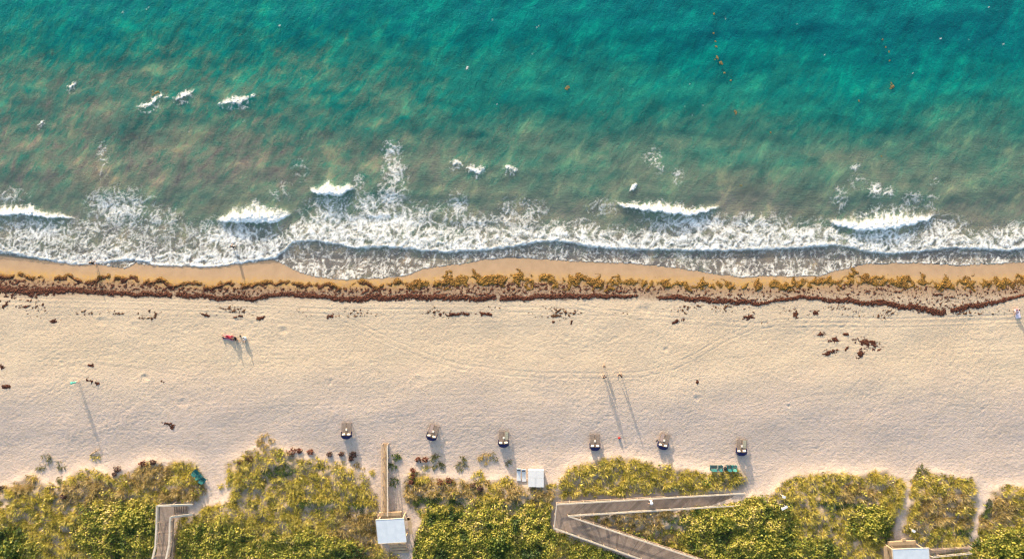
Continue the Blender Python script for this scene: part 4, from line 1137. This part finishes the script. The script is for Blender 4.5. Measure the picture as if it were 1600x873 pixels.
def shelter(label, loc, roof, zr, deck, zdk, bench, boards):
    s = thing('beach_shelter', label, 'shelter', loc)
    o = s.location
    c = [q_(*p, zr) - o for p in roof]
    m = MB(); mid = sum(c, Vector()) / 4
    m.hexa([p - Vector((0, 0, 0.09)) for p in c], c); m.build('roof', M_ROOF, s)
    for i in range(4):                                   # fascia boards round the roof edge
        a, b = c[i], c[(i + 1) % 4]; m = MB(); m.beam(a + Vector((0, 0, -0.08)) + (a - mid) * 0.012, b + Vector((0, 0, -0.08)) + (b - mid) * 0.012, 0.05, 0.20); m.build('fascia', M_RAIL, s)
    for k in (0.33, 0.66):                               # seams of the roofing, running seaward
        m = MB(); m.beam(lerp(c[0], c[1], k) + Vector((0, 0, 0.004)), lerp(c[3], c[2], k) + Vector((0, 0, 0.004)), 0.05, 0.014); m.build('roof_seam', M_ROOF, s)
    for p in c:
        q = p + (mid - p) * 0.14; m = MB(); m.box((q.x, q.y, (q.z - 0.12 + zdk - o.z - 0.9) / 2), (0.14, 0.14, q.z - 0.12 - (zdk - o.z - 0.9))); m.build('corner_post', M_WOODTAN, s)
    d = [q_(*p, zdk) - o for p in deck]
    planked('deck', s, M_WOODTAN, d[0], d[1], d[3], d[2], 0.17)
    for i in range(4):
        m = MB(); m.beam(d[i] - Vector((0, 0, 0.17)), d[(i + 1) % 4] - Vector((0, 0, 0.17)), 0.08, 0.22); m.build('joist', M_WOODTAN, s)
    for (a, b, w) in bench:                              # benches along the deck edge: seat with two supports
        A, B = q_(*a, zdk + 0.45) - o, q_(*b, zdk + 0.45) - o
        m = MB(); m.beam(A, B, w, 0.06); bo = m.build('bench', M_WOODTAN, s)
        for t in (0.15, 0.85):
            p = lerp(A, B, t); m = MB(); m.box((p.x, p.y, p.z - 0.24), (0.10, 0.10, 0.42)); m.build('bench_leg', M_WOODTAN, bo)
    for (a, b) in boards:
        railing(s, q_(*a, zdk), q_(*b, zdk), 0.9, M_WOODTAN, 0.12, 0.6)
    return s
shelter('square white roofed shelter on a tan deck at the end of the straight boardwalk', Vector(PZ(610, 832, 2.2)), [(587, 812), (631, 809.5), (635, 846), (591, 848.5)], 5.3,
        [(592, 801), (627, 799.5), (629, 838), (594, 841)], 3.0, [((592, 803.5), (626, 802), 0.5), ((639, 808), (642, 834), 0.55), ((632, 811), (640, 809.5), 0.4)], [((592.5, 839), (592, 803))])
m = MB()
bs = thing('back_steps', 'worn plank steps behind the white roofed shelter of the straight boardwalk', 'steps', Vector(PZ(618, 856, 2.6)))
for i in range(4):
    a = q_(606 + 2.5 * i, 849 + 4.2 * i, 2.95 - 0.1 * i) - bs.location; b = q_(634 + 1.5 * i, 847 + 4.6 * i, 2.95 - 0.1 * i) - bs.location
    m = MB(); m.beam(a, b, 0.3, 0.05); m.build('tread', M_WOODTAN, bs)
for k in (0.12, 0.88):
    m = MB(); m.beam(lerp(q_(606, 849, 2.8), q_(634, 847, 2.8), k) - bs.location, lerp(q_(614, 862, 2.45), q_(639, 861, 2.45), k) - bs.location, 0.06, 0.18); m.build('stringer', M_WOODTAN, bs)
shelter('white roofed shelter with tan deck cut by the bottom edge at right', Vector(PZ(1422, 885, 2.4)), [(1395, 858), (1451, 856), (1454, 905), (1398, 907)], 5.4,
        [(1388, 846), (1431, 844.5), (1434, 896), (1391, 898)], 3.1, [((1389, 849), (1430, 847), 0.5), ((1383.5, 853), (1385.5, 900), 0.5), ((1410, 843.5), (1415, 843), 0.5)], [((1390, 851), (1392, 895))])
sp = thing('side_boardwalk', 'narrow grey side boardwalk running right from the bottom right shelter', 'boardwalk', Vector(PZ(1482, 862, 2.4)))
o = sp.location
planked('deck', sp, M_WOOD, q_(1451, 864.5, 3.1) - o, q_(1451, 857, 3.1) - o, q_(1513, 859.5, 2.9) - o, q_(1513, 853, 2.9) - o, 0.17)
railing(sp, q_(1452, 867, 3.1), q_(1513, 861, 2.9), 0.8, M_RAIL, 0.09, 0.9, 0, 1.2); railing(sp, q_(1452, 856, 3.1), q_(1513, 852, 2.9), 0.8, M_WOOD, 0.08, 0.9)

# ------------------------------------------------------------------ beach furniture
M_PALE1 = cloth('rose_beige_cloth', (0.42, 0.31, 0.27)); M_PALE2 = cloth('grey_olive_cloth', (0.36, 0.34, 0.26))
def cabana(px, py, rot, label, variant):
    root = thing('cabana_lounger', label, 'cabana lounger', PV(px, py, 0.3), rot, 'double cabana loungers along the dune')
    for s in (-1, 1):
        cx = s * 0.385
        m = MB(); m.beam((cx - 0.31, -0.85, 0.30), (cx - 0.31, 1.1, 0.30), 0.05, 0.10); m.beam((cx + 0.31, -0.85, 0.30), (cx + 0.31, 1.1, 0.30), 0.05, 0.10)
        m.build('side_frame', M_LWOOD, root)
        m = MB()
        for i in range(12): m.box((cx, 1.06 - i * 0.115, 0.36), (0.58, 0.085, 0.025))
        sl = m.build('seat_slats', M_LWOOD, root); sl['kind'] = 'stuff'
        m = MB(); a, b = Vector((cx, -0.30, 0.37)), Vector((cx, -0.92, 0.60))
        for i in range(7):
            p = lerp(a, b, i / 6); m.beam(p - Vector((0.30, 0, 0)), p + Vector((0.30, 0, 0)), 0.08, 0.025)
        bk = m.build('back_slats', M_LWOOD, root); bk['kind'] = 'stuff'
        for yy in (-0.8, 1.0):
            for xx in (-0.29, 0.29):
                m = MB(); m.box((cx + xx, yy, 0.13), (0.06, 0.06, 0.27)); m.build('leg', M_LWOOD, root)
        # rounded pillow
        m = MB(); m.ball((0, 0, 0), (0.22, 0.16, 0.085), 14, 8)
        me = m.mesh('pillow', True)
        for v in me.vertices:
            x, y = v.co.x / 0.22, v.co.y / 0.16
            k = max(abs(x), abs(y)); r = math.hypot(x, y)
            if k > 1e-4 and r > 1e-4: f = 1 + 0.35 * (r / k - 1); v.co.x *= f * (1 + 0.12 * min(1, k)); v.co.y *= f
        link('pillow', me, M_CUSH, root, (cx, -0.55 + 0.02 * s * variant, 0.55)).rotation_euler = (-0.36, 0, 0.1 * s * (variant - 1))
        m = MB(); m.box((s * 0.745, -0.52, 0.42), (0.06, 0.78, 0.34)); m.build('side_panel', M_NAVY, root)
    m = MB(); m.box((0, 0.16, 0.44), (0.26, 0.30, 0.03)); m.box((0, 0.16, 0.40), (0.20, 0.24, 0.05)); m.box((0, 0.16, 0.19), (0.06, 0.06, 0.38)); m.build('centre_table', M_CUSH, root)
    # folded back clamshell hood
    nt, na = 16, 7; vv = []; ff = []
    R = 0.74
    for j in range(na):
        a = math.radians(98 + (62, 48, 70)[variant] * j / (na - 1)); puff = 1 - 0.035 * (j % 2)
        for i in range(nt + 1):
            t = math.pi * i / nt; sq = abs(math.sin(t)) ** 0.75
            vv.append((R * 1.02 * math.copysign(abs(math.cos(t)) ** 0.8, math.cos(t)), -0.56 + 0.70 * sq * math.cos(a) * puff, 0.36 + 0.66 * sq * math.sin(a) * puff))
    for j in range(na - 1):
        for i in range(nt): q = j * (nt + 1) + i; ff.append((q, q + 1, q + nt + 2, q + nt + 1))
    m = MB(); m.add(vv, ff); hood = m.build('hood', M_NAVY, root, True)
    sm = hood.modifiers.new('thick', 'SOLIDIFY'); sm.thickness = 0.015
    for j in (0, 3, 6):
        m = MB(); m.tube(vv[j * (nt + 1):(j + 1) * (nt + 1)], 0.014, 5); m.build('hood_rib', M_BLACK, hood)
    m = MB(); m.box((0, -0.80, 0.25), (1.44, 0.04, 0.34)); m.build('back_panel', M_NAVY, root)
    if variant:
        sx = (0, -0.385, 0.385)[variant]; m = MB()
        for i in range(8): m.box((sx + 0.01 * (i % 3), 0.95 - i * 0.14, 0.385 + 0.004 * (i % 2)), (0.46 + 0.02 * (i % 2), 0.138, 0.018))
        m.build('seat_pad', (None, M_PALE1, M_PALE2)[variant], root)
    return root
for i, (a, b, ro, lb) in enumerate([
 (541.5, 672, 0.0, 'leftmost navy hooded double cabana lounger, nearest the straight boardwalk'), (676.5, 675, -0.32, 'second cabana lounger from the left, turned clockwise, navy hood'),
 (787, 685, -0.05, 'third cabana lounger from the left, above the white loungers and box'), (929.5, 690, 0.0, 'fourth cabana lounger, with the small red bag lying to its right'),
 (1037, 689, -0.28, 'fifth cabana lounger, turned clockwise, dark sandals at its left side'), (1158.5, 698, -0.08, 'rightmost cabana lounger, above the teal chairs')]):
    cabana(a, b, ro, lb, i % 3)

def white_lounger(px, py, rot, label):
    root = thing('white_lounger', label, 'sun lounger', PV(px, py, 0.3), rot, 'white sun loungers by the storage box')
    m = MB(); m.box((0, -0.18, 0.32), (0.60, 1.44, 0.05)); m.build('seat', M_WHITE, root)
    m = MB(); m.beam((0, 0.545, 0.35), (0, 0.92, 0.52), 0.60, 0.05); m.build('backrest', M_WHITE, root)
    m = MB(); m.box((0, 0.66, 0.50), (0.46, 0.10, 0.05), ); m.build('head_band', M_BLACK, root)
    for x in (-0.26, 0.26):
        m = MB(); m.beam((x, -0.88, 0.26), (x, 0.9, 0.26), 0.05, 0.07); m.build('side_rail', M_WHITE, root)
        for y in (-0.8, 0.6): m = MB(); m.box((x, y, 0.11), (0.05, 0.05, 0.23)); m.build('leg', M_WHITE, root)
    return root
white_lounger(810.5, 741, 0.0, 'left one of two narrow white loungers beside the white storage box')
white_lounger(818.6, 742, 0.05, 'right one of two narrow white loungers beside the white storage box')
sb = thing('storage_box', 'big white storage box with panelled lid on sand at the dune edge', 'storage box', PV(837.5, 746, 0.5), 0.0)
m = MB(); m.box((0, 0, 0.42), (2.16, 2.36, 0.84)); m.build('body', M_WHITE, sb)
for i, (x, y, w, d) in enumerate([(-0.58, 0.58, 1.12, 1.18), (0.55, 0.62, 1.10, 1.12), (-0.60, -0.62, 1.08, 1.16), (0.55, -0.60, 1.10, 1.26)]):
    m = MB(); m.box((x, y, 0.87 + 0.006 * i), (w, d, 0.05)); m.build('lid_panel', M_WHITE, sb)
m = MB(); m.box((0, 1.20, 0.62), (0.3, 0.03, 0.05)); m.build('handle', M_BLACK, sb)

def beach_chair(px, py, rot, w, mat, label, group):
    root = thing('beach_chair', label, 'beach chair', PV(px, py, 0.5), rot, group); root.scale = (0.88,) * 3
    n = max(4, int(w / 0.14))
    for i in range(n):
        x = -w / 2 + w * (i + 0.5) / n
        m = MB(); m.beam((x, -0.16, 0.34), (x, -0.48, 1.0 - 0.10 * abs(2 * (i + 0.5) / n - 1) ** 2), w / n * 0.86, 0.03); m.build('back_slat', mat, root)
    m = MB()
    for i in range(5): m.beam((-w / 2, 0.40 - 0.12 * i, 0.40 - 0.02 * i), (w / 2, 0.40 - 0.12 * i, 0.40 - 0.02 * i), 0.10, 0.025)
    m.build('seat', mat, root)
    for s in (-1, 1):
        m = MB(); m.beam((s * (w / 2 + 0.05), -0.40, 0.60), (s * (w / 2 + 0.05), 0.42, 0.60), 0.12, 0.03); m.build('armrest', mat, root)
        m = MB(); m.box((s * (w / 2 + 0.03), 0.38, 0.27), (0.05, 0.10, 0.64)); m.build('leg', mat, root)
        m = MB(); m.beam((s * (w / 2 + 0.03), 0.30, 0.34), (s * (w / 2 + 0.03), -0.62, 0.0), 0.05, 0.10); m.build('leg', mat, root)
    return root
beach_chair(1115.5, 731, 0.0, 0.95, M_TEAL, 'wide teal beach chair at the left end of the row under the rightmost cabana', 'teal chairs at the dune edge')
beach_chair(1126, 731, 0.0, 0.5, M_TEAL, 'narrow teal beach chair second in the row under the rightmost cabana', 'teal chairs at the dune edge')
beach_chair(1140, 731, 0.05, 0.6, M_TEAL, 'teal beach chair between the black bag and the mint chair', 'teal chairs at the dune edge')
beach_chair(1148, 731, -0.05, 0.6, M_MINT, 'mint green beach chair at the right end of the row', 'teal chairs at the dune edge')
beach_chair(305, 739, -0.75, 0.75, M_TEAL, 'upper teal beach chair of three at the dune edge by the angled stairs', 'teal chairs by the left path')
beach_chair(310.5, 745, -0.9, 0.45, M_MINT, 'small middle mint chair of three at the dune edge by the angled stairs', 'teal chairs by the left path')
beach_chair(316, 750, -0.6, 0.75, M_TEAL, 'lowest teal beach chair of three at the dune edge by the angled stairs', 'teal chairs by the left path')

def bag(px, py, mat, label, s=0.45, name='beach_bag', h=0.3):
    root = thing(name, label, 'bag', PV(px, py, 0.1), rnd.uniform(-0.6, 0.6))
    m = MB(); m.ball((0, 0, h * 0.5), (s * 0.55, s * 0.36, h * 0.55), 14, 8); m.build('body', mat, root, True)
    m = MB(); m.tube([(s * 0.3 * math.cos(t), 0, h * 0.95 + s * 0.25 * math.sin(t)) for t in [math.pi * i / 8 for i in range(9)]], 0.018, 6); m.build('strap', mat, root)
    m = MB(); m.box((0, s * 0.33, h * 0.45), (s * 0.6, s * 0.12, h * 0.45)); m.build('pocket', mat, root)
    return root
bag(967.5, 684, M_REDP, 'small red bag lying on sand right of the fourth cabana lounger', 0.4)
bag(1133, 731, M_BLACK, 'black bag between the teal chairs in the row', 0.5)
bag(349, 527, M_BLACK, 'small black bag left of the seated person in maroon', 0.34)
bag(375.5, 524.5, M_BLACK, 'tiny black bag between the dark clad and white clad seated people', 0.28)
sh = thing('sandals', 'pair of dark sandals on sand left of the fifth cabana lounger', 'sandals', PV(1026.5, 688, 0.05), 0.4)
for k in (-0.08, 0.08):
    m = MB(); m.ball((k, 0, 0.02), (0.06, 0.14, 0.018), 10, 5); so = m.build('sole', M_BLACK, sh, True)
    m = MB(); m.tube([(k - 0.05, 0.02, 0.02), (k, 0.06, 0.06), (k + 0.05, 0.02, 0.02)], 0.012, 5); m.build('strap', M_BLACK, sh)
dw = thing('driftwood', 'bleached forked driftwood branch on sand above the left thicket', 'driftwood', PV(148, 706, 0.1), 0.6)
m = MB(); m.tube([(-0.9, 0, 0.06), (-0.3, 0.05, 0.12), (0.4, -0.02, 0.14), (1.0, 0.1, 0.22)], [0.05, 0.08, 0.07, 0.02], 7); m.build('stem', M_DRIFT, dw, True)
for a, b in (((0.2, 0, 0.14), (0.6, 0.45, 0.35)), ((-0.2, 0.03, 0.12), (0.1, -0.4, 0.25)), ((0.6, 0.03, 0.16), (0.9, -0.25, 0.1))):
    m = MB(); m.tube([a, lerp(Vector(a), Vector(b), 0.5) + Vector((0, 0, 0.06)), b], [0.04, 0.025, 0.01], 6); m.build('branch', M_DRIFT, dw, True)
for px, py, rz, w, lb in ((1225, 792, 0.45, 0.95, 'small white sign board tilted in the shrubs right of the ramp'), (1224.5, 775, -0.3, 0.5, 'tiny white sign at the grass edge right of the ramp'), (1427, 828, -0.5, 0.55, 'tiny white sign beside the narrow footpath at right')):
    s = thing('sign_board', lb, 'sign', PV(px, py, 0.9), rz)
    for k in (-0.32, 0.32): m = MB(); m.box((k * w, 0.02, 0.5), (0.06, 0.06, 1.05)); m.build('post', M_RAIL, s)
    m = MB(); m.beam((-w / 2, -0.05, 1.05), (w / 2, -0.05, 1.05), 0.36, 0.03); m.build('panel', M_WHITE, s)

# ------------------------------------------------------------------ people
def remesh(mb, name, vox, mat, parent):
    me = mb.mesh(name + '_raw'); o = bpy.data.objects.new('tmp', me); col.objects.link(o)
    r = o.modifiers.new('r', 'REMESH'); r.mode = 'VOXEL'; r.voxel_size = vox
    s = o.modifiers.new('s', 'SMOOTH'); s.factor = 0.5; s.iterations = 3
    dg = bpy.context.evaluated_depsgraph_get(); dg.update()
    m2 = bpy.data.meshes.new_from_object(o.evaluated_get(dg)); m2.name = name
    bpy.data.objects.remove(o); bpy.data.meshes.remove(me)
    m2.polygons.foreach_set('use_smooth', [True] * len(m2.polygons)); m2.materials.clear(); m2.materials.append(mat)
    return link(name, m2, None, parent)

def limb(m, pts, rad, n=10):
    m.tube(pts, rad, n)
    for p, r in zip(pts, rad): m.ball(p, r, 10, 6)

def person(px, py, rot, pose, top, bottom, label, scale=1.0, hair=M_HAIR, hat=None, z=None):
    """y is the way the person faces"""
    loc = PV(px, py, 0.05 if pose == 'stand' else 0.2)
    if z is not None: loc = Vector(PZ(px, py, z))
    root = thing('person', label, 'person', loc, rot); root.scale = (scale,) * 3
    V = Vector
    if pose in ('stand', 'walk'):
        st = 0.22 if pose == 'walk' else 0.04
        hip, chest, neck, head = V((0, 0, 0.92)), V((0, 0.02, 1.30)), V((0, 0.02, 1.47)), V((0, 0.05, 1.62))
        legs = [[V((s * 0.10, 0, 0.88)), V((s * 0.11, s * st * 0.7 + 0.03, 0.48)), V((s * 0.11, s * st - 0.02 - (0.1 if s < 0 and pose == 'walk' else 0), 0.09)), V((s * 0.13, s * st + 0.16, 0.04))] for s in (-1, 1)]
        arms = [[V((s * 0.19, 0, 1.38)), V((s * 0.25, -s * st * 0.6 - 0.03, 1.11)), V((s * 0.25, -s * st + 0.07, 0.87))] for s in (-1, 1)]
    elif pose == 'sit':
        hip, chest, neck, head = V((0, 0, 0.12)), V((0, -0.10, 0.48)), V((0, -0.08, 0.65)), V((0, -0.02, 0.80))
        legs = [[V((s * 0.11, 0.02, 0.13)), V((s * 0.15, 0.42, 0.40)), V((s * 0.12, 0.62, 0.09)), V((s * 0.13, 0.80, 0.05))] for s in (-1, 1)]
        arms = [[V((s * 0.19, -0.10, 0.56)), V((s * 0.27, 0.10, 0.40)), V((s * 0.17, 0.34, 0.43))] for s in (-1, 1)]
    else:  # lying back on the elbows
        hip, chest, neck, head = V((0, 0, 0.11)), V((0, -0.36, 0.26)), V((0, -0.50, 0.36)), V((0, -0.58, 0.50))
        legs = [[V((s * 0.10, 0.05, 0.11)), V((s * 0.12, 0.48, 0.16)), V((s * 0.11, 0.90, 0.07)), V((s * 0.14, 0.96, 0.20))] for s in (-1, 1)]
        arms = [[V((s * 0.19, -0.44, 0.28)), V((s * 0.30, -0.56, 0.06)), V((s * 0.30, -0.30, 0.05))] for s in (-1, 1)]
    m = MB()
    mid = lerp(hip, chest, 0.5)
    for k in (-1, 1):
        limb(m, [hip + V((k * 0.07, 0, 0)), mid + V((k * 0.06, 0, 0)), chest + V((k * 0.08, 0, 0)), lerp(chest, neck, 0.6) + V((k * 0.06, 0, 0))], [0.115, 0.095, 0.11, 0.07])
    limb(m, [lerp(chest, neck, 0.5), neck, lerp(neck, head, 0.5)], [0.08, 0.055, 0.05])
    m.ball(head, (0.078, 0.095, 0.115), 14, 10)
    f = (head - neck); m.ball(head + V((0, 0.092, -0.01)), (0.014, 0.022, 0.02), 8, 6)     # nose
    for k in (-1, 1): m.ball(head + V((k * 0.08, -0.005, -0.005)), (0.012, 0.02, 0.03), 8, 6)   # ears
    m.ball(head + V((0, 0.075, -0.075)), (0.035, 0.022, 0.02), 8, 6)                        # chin and mouth
    for l in legs: limb(m, l, [0.092, 0.058, 0.042, 0.036])
    for a in arms:
        limb(m, a, [0.058, 0.042, 0.03])
        d = (a[2] - a[1]).normalized(); sd = d.cross(V((0.3, 0.2, 1))).normalized(); up = sd.cross(d)
        palm = a[2] + d * 0.055; m.ball(palm, (0.035, 0.035, 0.035), 8, 6); limb(m, [a[2], palm], [0.028, 0.034], 8)
        for i, ln in enumerate((0.072, 0.082, 0.076, 0.058)):
            b = palm + d * 0.02 + sd * (i - 1.5) * 0.021
            limb(m, [b, b + d * ln * 0.55, b + d * ln + up * -0.018], [0.0095, 0.009, 0.008], 6)
        limb(m, [a[2] + d * 0.02 + sd * -0.03, palm + sd * -0.055, palm + sd * -0.062 + d * 0.035], [0.012, 0.0105, 0.009], 6)
    remesh(m, 'body', 0.013, M_SKIN, root)
    m = MB()   # top
    for k in (-1, 1):
        limb(m, [lerp(hip, chest, 0.12) + V((k * 0.07, 0, 0)), mid + V((k * 0.06, 0, 0)), chest + V((k * 0.08, 0, 0)), lerp(chest, neck, 0.6) + V((k * 0.06, 0, 0))], [0.13, 0.112, 0.125, 0.082])
    for a in arms: limb(m, [a[0], lerp(a[0], a[1], 0.75)], [0.072, 0.062])
    remesh(m, 'top', 0.018, top, root)
    m = MB()   # shorts
    for k, l in ((-1, legs[0]), (1, legs[1])):
        limb(m, [hip + V((k * 0.07, 0, 0.02)), l[0], lerp(l[0], l[1], 0.75)], [0.128, 0.115, 0.088])
    remesh(m, 'shorts', 0.018, bottom, root)
    m = MB(); m.ball(head + V((0, -0.018, 0.022)), (0.088, 0.098, 0.112), 14, 10); m.ball(head + V((0, -0.06, -0.04)), (0.07, 0.06, 0.09), 10, 8)
    remesh(m, 'hair', 0.015, hair, root)
    if hat is not None:
        m = MB(); m.ball(head + V((0, 0, 0.10)), (0.11, 0.115, 0.07), 14, 8); m.ball(head + V((0, 0, 0.075)), (0.23, 0.23, 0.012), 18, 6); m.build('sun_hat', hat, root, True)
    for k in (-1, 1):
        m = MB(); m.ball(head + V((k * 0.03, 0.086, 0.012)), (0.012, 0.008, 0.008), 8, 6); m.build('eye', M_BLACK, root, True)
    return root
person(357, 526.5, 1.35, 'lie', M_MAROON, M_MAROON, 'person in maroon reclining on the sand, leftmost of the seated group', 1.05)
person(367.5, 528.5, -2.3, 'sit', M_DARKC, M_DARKC, 'person in dark clothes sitting right beside the reclining person in maroon')
person(383, 528, 2.9, 'sit', M_PALEC, M_PALEC, 'person in white top sitting apart at right of the group on the left sand')
person(943, 587.5, 0.5, 'walk', M_DARKC, M_DARKC, 'dark clad person standing on the tyre tracks, left of the pair')
person(968, 585, -0.6, 'walk', M_DARKC, M_BLACK, 'dark clad person standing on the tyre tracks, right of the pair', 1.06)
person(943.5, 571.5, 0.2, 'walk', M_DARKC, M_DARKC, 'small dark figure just seaward of the pair on the tyre tracks', 0.72)
person(123, 596, 0.6, 'stand', M_TURQ, M_PALEC, 'person in turquoise top and hat standing alone on the left sand', 0.95, M_HAIR, M_TURQ)
person(367, 386, -0.4, 'walk', M_DARKC, M_BLACK, 'dark clad person wading in white surf foam at left')
person(149, 411, 0.4, 'walk', M_BLACK, M_BLACK, 'person in black at the swash edge on the wet left sand')
person(1588, 484, 3.0, 'sit', M_PINKC, M_LILAC, 'person in pink sitting on a pale towel at the right edge')
person(1015, 780, 1.6, 'walk', M_PALEC, M_PALEC, 'person in white walking on the upper arm of the folded ramp', 1.0, M_HAIR, M_PALEC, z=2.58)
def towel(px, py, rot, mat, label, w=0.9, l=1.5):
    c = PV(px, py); n = 12
    xs = np.linspace(-w / 2, w / 2, n); ys = np.linspace(-l / 2, l / 2, 18); X, Y = np.meshgrid(xs, ys)
    ca, sa = math.cos(rot), math.sin(rot); x2 = X * ca - Y * sa; y2 = X * sa + Y * ca
    Z = T(x2 + c.x, y2 + c.y) - c.z + 0.035 + 0.012 * perlin(X * 4, Y * 4, 190)
    me = np_mesh('beach_towel', np.stack([x2, y2, Z], -1).reshape(-1, 3), [grid_faces(n, 18)])
    o = link('beach_towel', me, mat, None, c); sm = o.modifiers.new('t', 'SOLIDIFY'); sm.thickness = 0.012
    return tag(o, label, 'towel')
towel(1590, 491, 0.15, M_LILAC, 'pale lilac towel under the person in pink at the right edge', 0.75, 1.1)
towel(357, 527, 1.4, M_PINKC, 'pink towel under the reclining person in maroon', 0.7, 1.7)
